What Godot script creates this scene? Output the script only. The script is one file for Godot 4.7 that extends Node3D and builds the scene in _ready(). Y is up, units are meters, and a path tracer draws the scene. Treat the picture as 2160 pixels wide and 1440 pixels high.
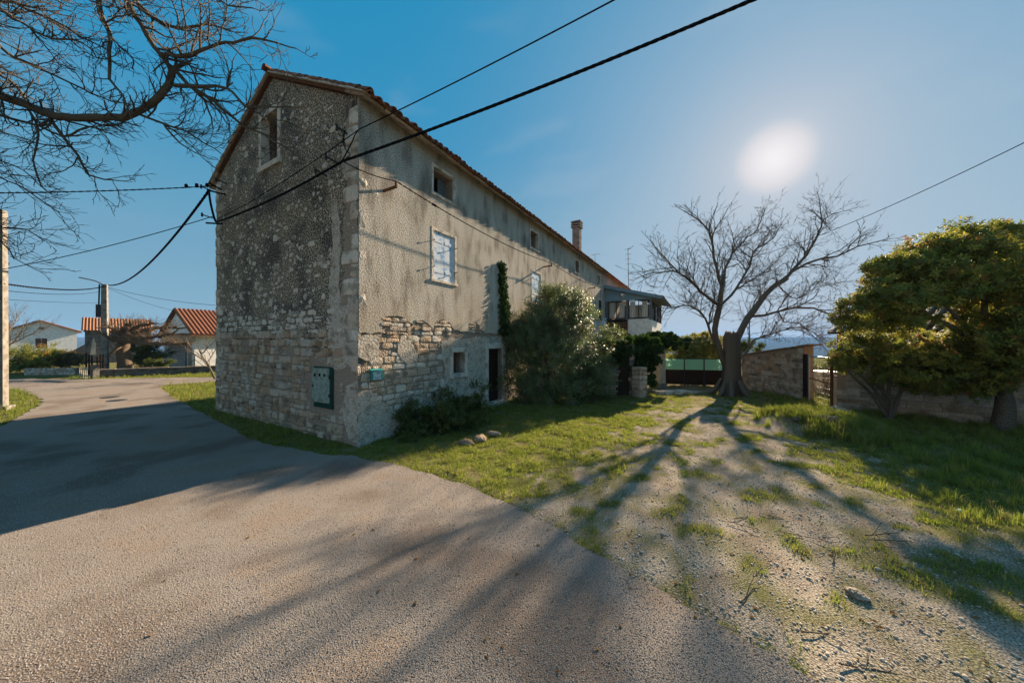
extends Node3D
# A stone house at a village lane, morning sun from behind. y up, metres; the camera stands at (0, EYE, 0) and looks along -z.
const F := 683.0
const EYE := 2.5
var rng := RandomNumberGenerator.new()
var M := {}
var HT: Transform3D      # house frame: x along the facade, y up, z out of the facade
var HI: Transform3D
var edge_pts := PackedVector2Array()
var nz := FastNoiseLite.new()
var nz2 := FastNoiseLite.new()

class MB:
	var v := PackedVector3Array()
	var n := PackedVector3Array()
	var c := PackedColorArray()
	var ix := PackedInt32Array()
	var col := Color.WHITE
	var colored := false
	func vert(p: Vector3, m: Vector3) -> int:
		v.append(p)
		n.append(m)
		c.append(col)
		return v.size() - 1
	func tri(i: int, j: int, k: int) -> void:
		if (v[j] - v[i]).cross(v[k] - v[i]).dot(n[i] + n[j] + n[k]) > 0.0:
			ix.append(i); ix.append(k); ix.append(j)
		else:
			ix.append(i); ix.append(j); ix.append(k)
	func flat(a: Vector3, b: Vector3, d: Vector3, out: Vector3) -> void:
		var m := (b - a).cross(d - a).normalized()
		if m.dot(out) < 0.0:
			m = -m
		tri(vert(a, m), vert(b, m), vert(d, m))
	func quad(a: Vector3, b: Vector3, d: Vector3, e: Vector3, out: Vector3) -> void:
		var m := (d - a).cross(e - b).normalized()
		if m.dot(out) < 0.0:
			m = -m
		var i := vert(a, m)
		vert(b, m); vert(d, m); vert(e, m)
		tri(i, i + 1, i + 2)
		tri(i, i + 2, i + 3)
	func box(x0: float, x1: float, y0: float, y1: float, z0: float, z1: float, t := Transform3D()) -> void:
		var b := 0.004 if minf(minf(x1 - x0, y1 - y0), z1 - z0) > 0.025 else 0.0
		bbox(x0, x1, y0, y1, z0, z1, b, t)
	func bbox(x0: float, x1: float, y0: float, y1: float, z0: float, z1: float, b: float, t := Transform3D()) -> void:
		var mid := Vector3((x0 + x1) / 2, (y0 + y1) / 2, (z0 + z1) / 2)
		var h := Vector3((x1 - x0) / 2, (y1 - y0) / 2, (z1 - z0) / 2)
		var hi := h - Vector3(b, b, b)
		for ax in 3:
			for s in [-1.0, 1.0]:
				var u := (ax + 1) % 3
				var w := (ax + 2) % 3
				var p: Array[Vector3] = []
				for q in [[-1, -1], [1, -1], [1, 1], [-1, 1]]:
					var pt := Vector3()
					pt[ax] = h[ax] * s
					pt[u] = hi[u] * q[0]
					pt[w] = hi[w] * q[1]
					p.append(t * (mid + pt))
				var o := Vector3()
				o[ax] = s
				quad(p[0], p[1], p[2], p[3], t.basis * o)
		if b <= 0.0:
			return
		for ax in 3:
			var u := (ax + 1) % 3
			var w := (ax + 2) % 3
			for su in [-1.0, 1.0]:
				for sw in [-1.0, 1.0]:
					var p: Array[Vector3] = []
					for q in [[-1, 0], [1, 0], [1, 1], [-1, 1]]:
						var pt := Vector3()
						pt[ax] = hi[ax] * q[0]
						pt[u] = (h[u] if q[1] == 0 else hi[u]) * su
						pt[w] = (hi[w] if q[1] == 0 else h[w]) * sw
						p.append(t * (mid + pt))
					var o := Vector3()
					o[u] = su
					o[w] = sw
					quad(p[0], p[1], p[2], p[3], t.basis * o)
		for sx in [-1.0, 1.0]:
			for sy in [-1.0, 1.0]:
				for sz in [-1.0, 1.0]:
					var s := Vector3(sx, sy, sz)
					flat(t * (mid + Vector3(h.x, hi.y, hi.z) * s), t * (mid + Vector3(hi.x, h.y, hi.z) * s), t * (mid + Vector3(hi.x, hi.y, h.z) * s), t.basis * s)
	func ring(p: Vector3, a: Vector3, b: Vector3, r: float, sides: int) -> int:
		var at := v.size()
		for k in sides:
			var an := TAU * k / sides
			var d := a * cos(an) + b * sin(an)
			vert(p + d * r, d)
		return at
	func tube(pts: PackedVector3Array, rads: PackedFloat32Array, sides: int, caps := true) -> void:
		var t := (pts[1] - pts[0]).normalized()
		var a := t.cross(Vector3(0.31, 0.9, 0.27)).normalized()
		var last := -1
		for i in pts.size():
			if i > 0 and i < pts.size() - 1:
				t = (pts[i + 1] - pts[i - 1]).normalized()
			elif i > 0:
				t = (pts[i] - pts[i - 1]).normalized()
			a = (a - t * a.dot(t)).normalized()
			var b := t.cross(a)
			var at := ring(pts[i], a, b, rads[i], sides)
			if last >= 0:
				for k in sides:
					var k2 := (k + 1) % sides
					tri(last + k, last + k2, at + k)
					tri(last + k2, at + k2, at + k)
			elif caps:
				fan(at, sides, pts[i], -t)
			last = at
		if caps:
			fan(last, sides, pts[-1], t)
	func fan(at: int, sides: int, p: Vector3, m: Vector3) -> void:
		var mid := vert(p, m)
		var first := v.size()
		for k in sides:
			vert(v[at + k], m)
		for k in sides:
			tri(mid, first + k, first + (k + 1) % sides)
	func rod(a: Vector3, b: Vector3, r: float, sides := 6) -> void:
		tube(PackedVector3Array([a, b]), PackedFloat32Array([r, r]), sides)
	# a lathe-like closed lump: rings of radius by height, roughened
	func lump(p: Vector3, s: Vector3, rg: RandomNumberGenerator, rough := 0.25, rows := 4, sides := 7, turn := 0.0) -> void:
		var base := v.size()
		for i in rows + 1:
			var la := -PI / 2 + PI * i / rows
			for k in sides:
				var an := TAU * k / sides + turn + (0.4 * i)
				var d := Vector3(cos(an) * cos(la), sin(la), sin(an) * cos(la))
				var q := 1.0 + rg.randf_range(-rough, rough) * (1.0 if i > 0 and i < rows else 0.0)
				vert(p + d * s * q, (d / s).normalized())
		for i in rows:
			for k in sides:
				var a := base + i * sides + k
				var b := base + i * sides + (k + 1) % sides
				if i > 0:
					tri(a, b, a + sides)
				if i < rows - 1:
					tri(b, b + sides, a + sides)
	# outline (x, y) extruded from z0 to z1; holes by cutting it into strips first
	func slab(outline: PackedVector2Array, z0: float, z1: float, t := Transform3D(), rim := true) -> void:
		var tr := Geometry2D.triangulate_polygon(outline)
		for z in [z0, z1]:
			var m: Vector3 = t.basis.z * (1.0 if z == maxf(z0, z1) else -1.0)
			var at := v.size()
			for p in outline:
				vert(t * Vector3(p.x, p.y, z), m)
			for i in range(0, tr.size(), 3):
				tri(at + tr[i], at + tr[i + 1], at + tr[i + 2])
		if rim:
			var cw := Geometry2D.is_polygon_clockwise(outline)
			for i in outline.size():
				var a := outline[i]
				var b := outline[(i + 1) % outline.size()]
				var o := Vector3(b.y - a.y, a.x - b.x, 0) * (-1.0 if cw else 1.0)
				quad(t * Vector3(a.x, a.y, z0), t * Vector3(b.x, b.y, z0), t * Vector3(b.x, b.y, z1), t * Vector3(a.x, a.y, z1), t.basis * o)
	func add(o: MB, t: Transform3D) -> void:
		var first := v.size()
		for i in o.v.size():
			v.append(t * o.v[i])
			n.append(t.basis * o.n[i])
			c.append(o.c[i])
		for i in o.ix:
			ix.append(first + i)
	func mesh() -> ArrayMesh:
		var arr := []
		arr.resize(Mesh.ARRAY_MAX)
		arr[Mesh.ARRAY_VERTEX] = v
		arr[Mesh.ARRAY_NORMAL] = n
		if colored:
			arr[Mesh.ARRAY_COLOR] = c
		arr[Mesh.ARRAY_INDEX] = ix
		var m := ArrayMesh.new()
		m.add_surface_from_arrays(Mesh.PRIMITIVE_TRIANGLES, arr)
		return m

# ---------------------------------------------------------------- helpers
func P(u: float, v: float, d: float) -> Vector3:
	return Vector3((u - 1080.0) / F * d, EYE + (720.0 - v) / F * d, -d)

func G(u: float, v: float) -> Vector3:
	return P(u, v, EYE * F / (v - 720.0))

func fac(u: float, v: float, out := 0.0) -> Vector3:
	var o := HI * Vector3(0, EYE, 0)
	var d := HI.basis * P(u, v, 1.0) - HI.basis * Vector3(0, EYE, 0)
	return o + d * ((out - o.z) / d.z)

func gab(u: float, v: float, out := 0.0) -> Vector3:
	var o := HI * Vector3(0, EYE, 0)
	var d := HI.basis * P(u, v, 1.0) - HI.basis * Vector3(0, EYE, 0)
	return o + d * ((-out - o.x) / d.x)

func rr(a: float, b: float) -> float:
	return rng.randf_range(a, b)

func rv() -> Vector3:
	return Vector3(rr(-1, 1), rr(-1, 1), rr(-1, 1))

func obj(called: String, what, mat: Material, parent: Node = self, t := Transform3D()) -> MeshInstance3D:
	var o := MeshInstance3D.new()
	o.name = called
	o.mesh = what.mesh() if what is MB else what
	o.material_override = mat
	o.transform = t
	parent.add_child(o, true)
	return o

func tag(o: Node, label: String, category: String, group := "") -> Node:
	o.set_meta("label", label)
	o.set_meta("category", category)
	if group:
		o.set_meta("group", group)
	return o

func thing(called: String, label: String, category: String, t := Transform3D(), group := "") -> Node3D:
	var o := Node3D.new()
	o.name = called
	o.transform = t
	add_child(o, true)
	tag(o, label, category, group)
	return o

func struct(o: Node, kind := "structure") -> Node:
	o.set_meta("kind", kind)
	return o

func at(p: Vector3, turn := 0.0) -> Transform3D:
	return Transform3D(Basis(Vector3.UP, turn), p)

func multi(called: String, mesh: Mesh, mat: Material, where: Array, tints: Array, parent: Node = self) -> MultiMeshInstance3D:
	var mm := MultiMesh.new()
	mm.transform_format = MultiMesh.TRANSFORM_3D
	mm.use_colors = true
	mm.mesh = mesh
	mm.instance_count = where.size()
	for i in where.size():
		mm.set_instance_transform(i, where[i])
		mm.set_instance_color(i, tints[i])
	var o := MultiMeshInstance3D.new()
	o.name = called
	o.multimesh = mm
	o.material_override = mat
	parent.add_child(o, true)
	return o

# smooth curve through points
func curve(p: Array, step: float) -> PackedVector3Array:
	var out := PackedVector3Array()
	for i in p.size() - 1:
		var p0: Vector3 = p[maxi(i - 1, 0)]
		var p1: Vector3 = p[i]
		var p2: Vector3 = p[i + 1]
		var p3: Vector3 = p[mini(i + 2, p.size() - 1)]
		var k := maxi(1, int(p1.distance_to(p2) / step))
		for j in k:
			out.append(p1.cubic_interpolate(p2, p0, p3, float(j) / k))
	out.append(p[-1])
	return out

func sag_line(a: Vector3, b: Vector3, sag: float, k := 24) -> PackedVector3Array:
	var out := PackedVector3Array()
	for i in k + 1:
		var t := float(i) / k
		out.append(a.lerp(b, t) - Vector3(0, sag * 4.0 * t * (1.0 - t), 0))
	return out

func even(r: float, k: int) -> PackedFloat32Array:
	var out := PackedFloat32Array()
	out.resize(k)
	out.fill(r)
	return out

func wire(mb: MB, a: Vector3, b: Vector3, sag: float, r: float, k := 24) -> void:
	var p := sag_line(a, b, sag, k)
	mb.tube(p, even(r, p.size()), 5)

func twisted(mb: MB, p: PackedVector3Array, big: float, r: float, strands: int, pitch: float) -> void:
	var len := 0.0
	var lens := PackedFloat32Array([0.0])
	for i in p.size() - 1:
		len += p[i].distance_to(p[i + 1])
		lens.append(len)
	var steps := int(len / pitch * 8.0)
	for s in strands:
		var q := PackedVector3Array()
		var j := 0
		for i in steps + 1:
			var l := len * i / steps
			while j < p.size() - 2 and lens[j + 1] < l:
				j += 1
			var t := (p[j + 1] - p[j]).normalized()
			var a := t.cross(Vector3.UP).normalized()
			var b := t.cross(a)
			var an := TAU * l / pitch + TAU * s / strands
			q.append(p[j].lerp(p[j + 1], (l - lens[j]) / maxf(lens[j + 1] - lens[j], 1e-5)) + (a * cos(an) + b * sin(an)) * big)
		mb.tube(q, even(r, q.size()), 5)

# a wooden branch that wanders and bears smaller ones
func branch(mb: MB, p: Vector3, dir: Vector3, length: float, r: float, lvl: int, st: Dictionary) -> void:
	var n := clampi(int(length / st.seg), 2, 9)
	var pts := PackedVector3Array([p])
	var rads := PackedFloat32Array([r])
	var dirs: Array[Vector3] = [dir]
	for i in n:
		dir = (dir + rv() * st.wander + Vector3.UP * st.up).normalized()
		p += dir * (length / n)
		pts.append(p)
		rads.append(maxf(lerpf(r, r * 0.45, float(i + 1) / n), st.thin))
		dirs.append(dir)
	mb.tube(pts, rads, 6 if r > 0.03 else (4 if r > 0.012 else 3), false)
	if lvl >= st.levels:
		return
	var kids := maxi(2, int(length / st.space[lvl]))
	for k in kids:
		var f := (k + rr(0.25, 1.0)) / kids
		var i := clampi(int(f * n), 0, n - 1)
		var q := pts[i].lerp(pts[i + 1], clampf(f * n - i, 0, 1))
		var d := dirs[i]
		var side := d.cross(rv()).normalized()
		var an := rr(0.5, 1.05) if k < kids - 1 else rr(0.15, 0.5)
		branch(mb, q, (d * cos(an) + side * sin(an)).normalized(), length * rr(0.32, 0.62) * st.shrink, maxf(rads[i] * rr(0.45, 0.7), st.thin), lvl + 1, st)

# a drawn limb: points in 3-D, radii from r0 to r1, bearing branches
func limb(p: Array, r0: float, r1: float, st: Dictionary, bare := 0.15) -> MB:
	var mb := MB.new()
	var c := curve(p, st.step)
	var rads := PackedFloat32Array()
	for i in c.size():
		if i > 0 and i < c.size() - 1:
			c[i] += rv() * st.jit
		rads.append(lerpf(r0, r1, float(i) / (c.size() - 1)) * rr(0.92, 1.08))
	mb.tube(c, rads, 8 if r0 > 0.05 else 6)
	var len := 0.0
	for i in c.size() - 1:
		len += c[i].distance_to(c[i + 1])
	var kids := int(len / st.space0)
	for k in kids:
		var f := bare + (1.0 - bare) * (k + rr(0.1, 0.9)) / kids
		var i := clampi(int(f * (c.size() - 1)), 0, c.size() - 2)
		var d := (c[i + 1] - c[i]).normalized()
		var side: Vector3 = (d.cross(rv()) + Vector3.UP * st.lift).normalized()
		var an := rr(0.5, 1.1)
		if st.has("free"):
			d = Vector3(rr(-1, 1), rr(-0.15, 1.1), rr(-1, 1)).normalized()
			an = 0.0
		branch(mb, c[i], (d * cos(an) + side * sin(an)).normalized(), st.len * rr(0.55, 1.25) * (1.15 - 0.5 * f), maxf(minf(rads[i] * 0.6, st.rad), st.thin), 1, st)
	var d2 := (c[-1] - c[-2]).normalized()
	branch(mb, c[-1], d2, st.len * 0.4, r1, 1, st)
	return mb

# an irregular hewn stone in the x-y plane, its face at z = deep
func stone(w: float, h: float, deep: float, back := 0.05, round := 0.22) -> MB:
	var mb := MB.new()
	var k := minf(w, h) * round
	var o := PackedVector2Array()
	for q in [[-1, -1, 0], [-1, -1, 1], [1, -1, 1], [1, -1, 0], [1, 1, 0], [1, 1, 1], [-1, 1, 1], [-1, 1, 0]]:
		var x: float = q[0] * (w / 2 - (k * rr(0.5, 1.4) if q[2] == 1 else 0.0)) + rr(-0.05, 0.05) * h
		var y: float = q[1] * (h / 2 - (k * rr(0.5, 1.4) if q[2] == 0 else 0.0)) + rr(-0.06, 0.06) * h
		o.append(Vector2(clampf(x, -w / 2, w / 2), clampf(y, -h / 2, h / 2)))
	var inset := minf(0.028, h * 0.16)
	var mid := Vector3(rr(-0.2, 0.2) * w, rr(-0.2, 0.2) * h, deep + rr(0.0, 0.012))
	var fr: Array[Vector3] = []
	var ri: Array[Vector3] = []
	for p in o:
		ri.append(Vector3(p.x, p.y, deep * 0.45))
		var l := maxf(p.length(), 0.01)
		fr.append(Vector3(p.x - p.x / l * inset * rr(0.5, 1.3), p.y - p.y / l * inset * rr(0.5, 1.3), deep + rr(-0.008, 0.006)))
	for i in 8:
		var j := (i + 1) % 8
		var out := Vector3(o[i].x + o[j].x, o[i].y + o[j].y, 0)
		mb.quad(Vector3(o[i].x, o[i].y, -back), Vector3(o[j].x, o[j].y, -back), ri[j], ri[i], out)
		mb.quad(ri[i], ri[j], fr[j], fr[i], out + Vector3(0, 0, 0.4))
		mb.flat(fr[i], fr[j], mid, Vector3(0, 0, 1))
	return mb

# rows of stones over a rectangle: calls put(x, y, w, h) for each
func courses(x0: float, x1: float, y0: float, y1: float, hs: Vector2, ws: Vector2, gap: float, put: Callable) -> void:
	var y := y0
	while y < y1 - hs.x * 0.5:
		var h := minf(rr(hs.x, hs.y), y1 - y)
		var x := x0 - rr(0.0, ws.x)
		while x < x1:
			var w := rr(ws.x, ws.y) * (0.8 + 0.4 * h / hs.y)
			var a := maxf(x, x0)
			var b := minf(x + w, x1)
			if b - a > 0.07:
				if rng.randf() < 0.18 and h > 0.17:
					put.call((a + b) / 2, y + h * 0.28, b - a - gap, h * 0.52 - gap)
					put.call((a + b) / 2, y + h * 0.78, b - a - gap, h * 0.44 - gap)
				else:
					put.call((a + b) / 2, y + h / 2 + rr(-0.01, 0.01), b - a - gap, h - gap)
			x += w
		y += h

# wall outline (x, y) with rectangular openings, from z0 (back) to z1 (front)
func walled(outline: PackedVector2Array, holes: Array, z0: float, z1: float, t := Transform3D()) -> MB:
	var mb := MB.new()
	var lo := outline[0]
	var hi := outline[0]
	for p in outline:
		lo = lo.min(p)
		hi = hi.max(p)
	var cuts := [lo.x - 1.0]
	var mids := []
	for h in holes:
		mids.append(h.get_center().x)
	mids.sort()
	for m in mids:
		if m - cuts[-1] > 0.02:
			cuts.append(m)
	cuts.append(hi.x + 1.0)
	for i in cuts.size() - 1:
		var strip := PackedVector2Array([Vector2(cuts[i], lo.y - 1), Vector2(cuts[i + 1], lo.y - 1), Vector2(cuts[i + 1], hi.y + 1), Vector2(cuts[i], hi.y + 1)])
		var pieces := Geometry2D.intersect_polygons(outline, strip)
		for h in holes:
			var r: Rect2 = h
			var hp := PackedVector2Array([r.position, Vector2(r.end.x, r.position.y), r.end, Vector2(r.position.x, r.end.y)])
			var next: Array[PackedVector2Array] = []
			for pc in pieces:
				next.append_array(Geometry2D.clip_polygons(pc, hp))
			pieces = next
		for pc in pieces:
			mb.slab(pc, z0, z1, t, false)
			var cw := Geometry2D.is_polygon_clockwise(pc)
			for k in pc.size():
				var a: Vector2 = pc[k]
				var b: Vector2 = pc[(k + 1) % pc.size()]
				if absf(a.x - b.x) < 0.001 and (absf(a.x - cuts[i]) < 0.001 or absf(a.x - cuts[i + 1]) < 0.001):
					continue
				var o := Vector3(b.y - a.y, a.x - b.x, 0) * (-1.0 if cw else 1.0)
				mb.quad(t * Vector3(a.x, a.y, z0), t * Vector3(b.x, b.y, z0), t * Vector3(b.x, b.y, z1), t * Vector3(a.x, a.y, z1), t.basis * o)
	return mb

# a half-round roof tile lying along +z (its low end at z = len), hollow
func tile_mesh(len: float, r0: float, r1: float, thick: float, arc := PI, seg := 6, down := false) -> ArrayMesh:
	var mb := MB.new()
	var s := -1.0 if down else 1.0
	var rows := []
	for e in 2:
		for q in 2:
			var r: float = (r0 if e == 0 else r1) - q * thick
			var row := PackedVector3Array()
			for k in seg + 1:
				var an := (PI - arc) / 2 + arc * k / seg
				row.append(Vector3(cos(an) * r, s * sin(an) * r, e * len))
			rows.append(row)
	for k in seg:
		var m := Vector3(cos((PI - arc) / 2 + arc * (k + 0.5) / seg), s * sin((PI - arc) / 2 + arc * (k + 0.5) / seg), 0)
		mb.quad(rows[0][k], rows[0][k + 1], rows[2][k + 1], rows[2][k], m)
		mb.quad(rows[1][k], rows[1][k + 1], rows[3][k + 1], rows[3][k], -m)
		mb.quad(rows[2][k], rows[2][k + 1], rows[3][k + 1], rows[3][k], Vector3(0, 0, 1))
		mb.quad(rows[0][k], rows[0][k + 1], rows[1][k + 1], rows[1][k], Vector3(0, 0, -1))
	for k in [0, seg]:
		mb.quad(rows[0][k], rows[2][k], rows[3][k], rows[1][k], Vector3(0, -s, 0))
	return mb.mesh()

# ---------------------------------------------------------------- materials
func noise_tex(sd: int, freq: float, kind: int, oct: int, stops: Array, size := 512) -> NoiseTexture2D:
	var f := FastNoiseLite.new()
	f.seed = sd
	f.noise_type = kind
	f.frequency = freq
	f.fractal_octaves = oct
	f.fractal_type = FastNoiseLite.FRACTAL_FBM if oct > 1 else FastNoiseLite.FRACTAL_NONE
	f.cellular_return_type = FastNoiseLite.RETURN_DISTANCE
	var t := NoiseTexture2D.new()
	t.width = size
	t.height = size
	t.seamless = true
	t.generate_mipmaps = false
	if stops.size():
		var g := Gradient.new()
		var off := PackedFloat32Array()
		var cols := PackedColorArray()
		for s in stops:
			off.append(s[0])
			cols.append(s[1])
		g.offsets = off
		g.colors = cols
		t.color_ramp = g
	t.noise = f
	return t

const SIMPLEX := FastNoiseLite.TYPE_SIMPLEX_SMOOTH
const CELL := FastNoiseLite.TYPE_CELLULAR

func lin(r: float, g: float, b: float) -> Color:
	return Color(r, g, b).linear_to_srgb()

func mat(called: String, o: Dictionary) -> StandardMaterial3D:
	var m := StandardMaterial3D.new()
	m.resource_name = called
	m.albedo_color = o.get("color", Color.WHITE)
	m.roughness = o.get("rough", 0.95)
	m.metallic = o.get("metal", 0.0)
	m.metallic_specular = o.get("spec", 0.25)
	if m.metallic_specular <= 0.25 and m.metallic == 0.0:
		m.specular_mode = BaseMaterial3D.SPECULAR_DISABLED
	if o.has("tex"):
		m.albedo_texture = o.tex
	if o.has("bump"):
		m.heightmap_enabled = true
		m.heightmap_texture = o.bump
		m.heightmap_scale = o.get("cm", 1.0)
	if o.has("tex") or o.has("bump"):
		m.uv1_triplanar = true
		m.uv1_world_triplanar = o.get("world", true)
		m.uv1_scale = Vector3.ONE * o.get("scale", 0.5)
		if o.has("stretch"):
			m.uv1_scale = m.uv1_scale * o.stretch
		m.uv1_triplanar_sharpness = 4.0
	if o.has("stain"):
		m.detail_enabled = true
		m.detail_albedo = o.stain
		m.detail_blend_mode = BaseMaterial3D.BLEND_MODE_MUL
		m.detail_uv_layer = BaseMaterial3D.DETAIL_UV_2
		m.uv2_triplanar = true
		m.uv2_world_triplanar = o.get("world", true)
		m.uv2_scale = Vector3.ONE * o.get("stain_scale", 0.11)
		if o.has("stain_stretch"):
			m.uv2_scale = m.uv2_scale * o.stain_stretch
		m.uv2_triplanar_sharpness = 4.0
	m.vertex_color_use_as_albedo = o.get("tint", false)
	if o.has("back"):
		m.backlight_enabled = true
		m.backlight = o.back
	M[called] = m
	return m

func _ready() -> void:
	rng.seed = 7041
	setup_view()
	setup_materials()
	HT = Transform3D(Basis(Vector3(0.5006, 0, -0.8657), Vector3.UP, Vector3(0.8657, 0, 0.5006)), Vector3(-3.69, 0, -7.76))
	HI = HT.affine_inverse()
	nz.seed = 11
	nz.frequency = 1.0
	nz.fractal_octaves = 3
	nz2.seed = 23
	nz2.frequency = 1.0
	nz2.fractal_octaves = 2
	build_ground()
	build_house()
	build_porch()
	build_left_side()
	build_right_side()
	build_trees()
	build_plants()
	build_wires()
	build_grass()

func setup_view() -> void:
	var cam := Camera3D.new()
	cam.name = "camera"
	cam.position = Vector3(0, EYE, 0)
	cam.fov = rad_to_deg(2.0 * atan(720.0 / F))
	cam.near = 0.05
	cam.far = 9000.0
	add_child(cam)
	cam.current = true
	var toward := Vector3(0.578, 0.401, -0.711).normalized()
	var sun := DirectionalLight3D.new()
	sun.name = "sun"
	sun.light_energy = 1.6
	sun.light_color = Color(1.0, 0.905, 0.785)
	sun.light_angular_distance = 0.8
	sun.shadow_enabled = true
	add_child(sun)
	sun.look_at_from_position(Vector3.ZERO, -toward, Vector3.UP)
	var e := Environment.new()
	e.background_mode = Environment.BG_SKY
	e.tonemap_mode = Environment.TONE_MAPPER_LINEAR
	e.tonemap_exposure = 3.0
	e.background_energy_multiplier = 1.0 / 3.0
	e.sdfgi_enabled = true
	e.ssao_enabled = true
	e.ssil_enabled = true
	e.fog_enabled = true
	e.fog_density = 0.00022
	e.fog_light_color = Color(0.56, 0.76, 1.0)
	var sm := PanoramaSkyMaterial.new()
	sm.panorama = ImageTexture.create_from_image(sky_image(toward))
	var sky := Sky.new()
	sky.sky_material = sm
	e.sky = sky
	var we := WorldEnvironment.new()
	we.name = "surroundings"
	we.environment = e
	add_child(we)

# clear winter air: deep blue midway up, pale at the horizon, bright round the sun
func sky_image(toward: Vector3) -> Image:
	var w := 1024
	var h := 512
	var wn := FastNoiseLite.new()
	wn.seed = 5
	wn.frequency = 0.9
	wn.fractal_octaves = 4
	var im := Image.create(w, h, false, Image.FORMAT_RGBF)
	var stops := [[-90.0, 0.20, 0.33, 0.40], [-1.0, 0.25, 0.42, 0.53], [1.0, 0.25, 0.43, 0.55], [11.0, 0.175, 0.375, 0.53], [20.0, 0.105, 0.335, 0.52], [30.0, 0.035, 0.285, 0.52], [46.0, 0.012, 0.26, 0.50], [64.0, 0.075, 0.235, 0.435], [90.0, 0.085, 0.215, 0.40]]  # zenith stops made paler and less blue, to warm the light in shade
	for y in h:
		var el := (0.5 - (y + 0.5) / h) * 180.0
		var k := 0
		while k < stops.size() - 2 and stops[k + 1][0] < el:
			k += 1
		var f := clampf((el - stops[k][0]) / (stops[k + 1][0] - stops[k][0]), 0, 1)
		f = f * f * (3 - 2 * f) if k < 2 else f
		var base := Vector3(lerpf(stops[k][1], stops[k + 1][1], f), lerpf(stops[k][2], stops[k + 1][2], f), lerpf(stops[k][3], stops[k + 1][3], f))
		var b := base
		var ce := cos(deg_to_rad(el))
		var se := sin(deg_to_rad(el))
		for x in w:
			var az := (x + 0.5) / w * TAU
			var d := Vector3(sin(az) * ce, se, -cos(az) * ce)
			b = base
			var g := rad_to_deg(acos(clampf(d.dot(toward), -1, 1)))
			b = b.lerp(Vector3(0.50, 0.545, 0.565), 0.85 * smoothstep(88.0, 150.0, g))  # sky opposite the sun paled and brightened as fill for the shaded gable
			var veil := 0.74 * exp(-pow(g / 27.0, 2.0))
			var daz := absf(wrapf(az - atan2(toward.x, -toward.z), -PI, PI))
			veil = clampf(veil + 0.5 * exp(-pow(maxf(el, 0.0) / 19.0, 2.0)) * exp(-pow(daz / 0.8, 2.0)) * (1.0 if el > -2.0 else 0.0), 0, 1)
			var c := b.lerp(Vector3(0.445, 0.555, 0.66), veil)
			var bright := 0.55 * exp(-pow(g / 8.4, 2.0)) + 0.30 * exp(-pow(maxf(el, 0.0) / 7.0, 2.0)) * exp(-pow(daz / 0.55, 2.0)) * (1.0 if el > -2.0 else 0.0)
			bright = clampf(maxf(bright, 1.0 - smoothstep(2.6, 5.8, g)), 0, 1)
			c = c.lerp(Vector3(0.66, 0.645, 0.68), bright) + Vector3(0.26, 0.25, 0.23) * exp(-pow(g / 3.0, 2.0))
			var wisp := smoothstep(0.08, 0.55, wn.get_noise_3d(d.x * 2.0 + d.y * 3.0, d.y * 9.0 - d.x * 2.0, d.z * 2.0)) * 0.10 * smoothstep(4.0, 25.0, el)
			c = c.lerp(Vector3(0.52, 0.60, 0.68), wisp)
			im.set_pixel(x, y, Color(c.x, c.y, c.z))
	return im

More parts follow.
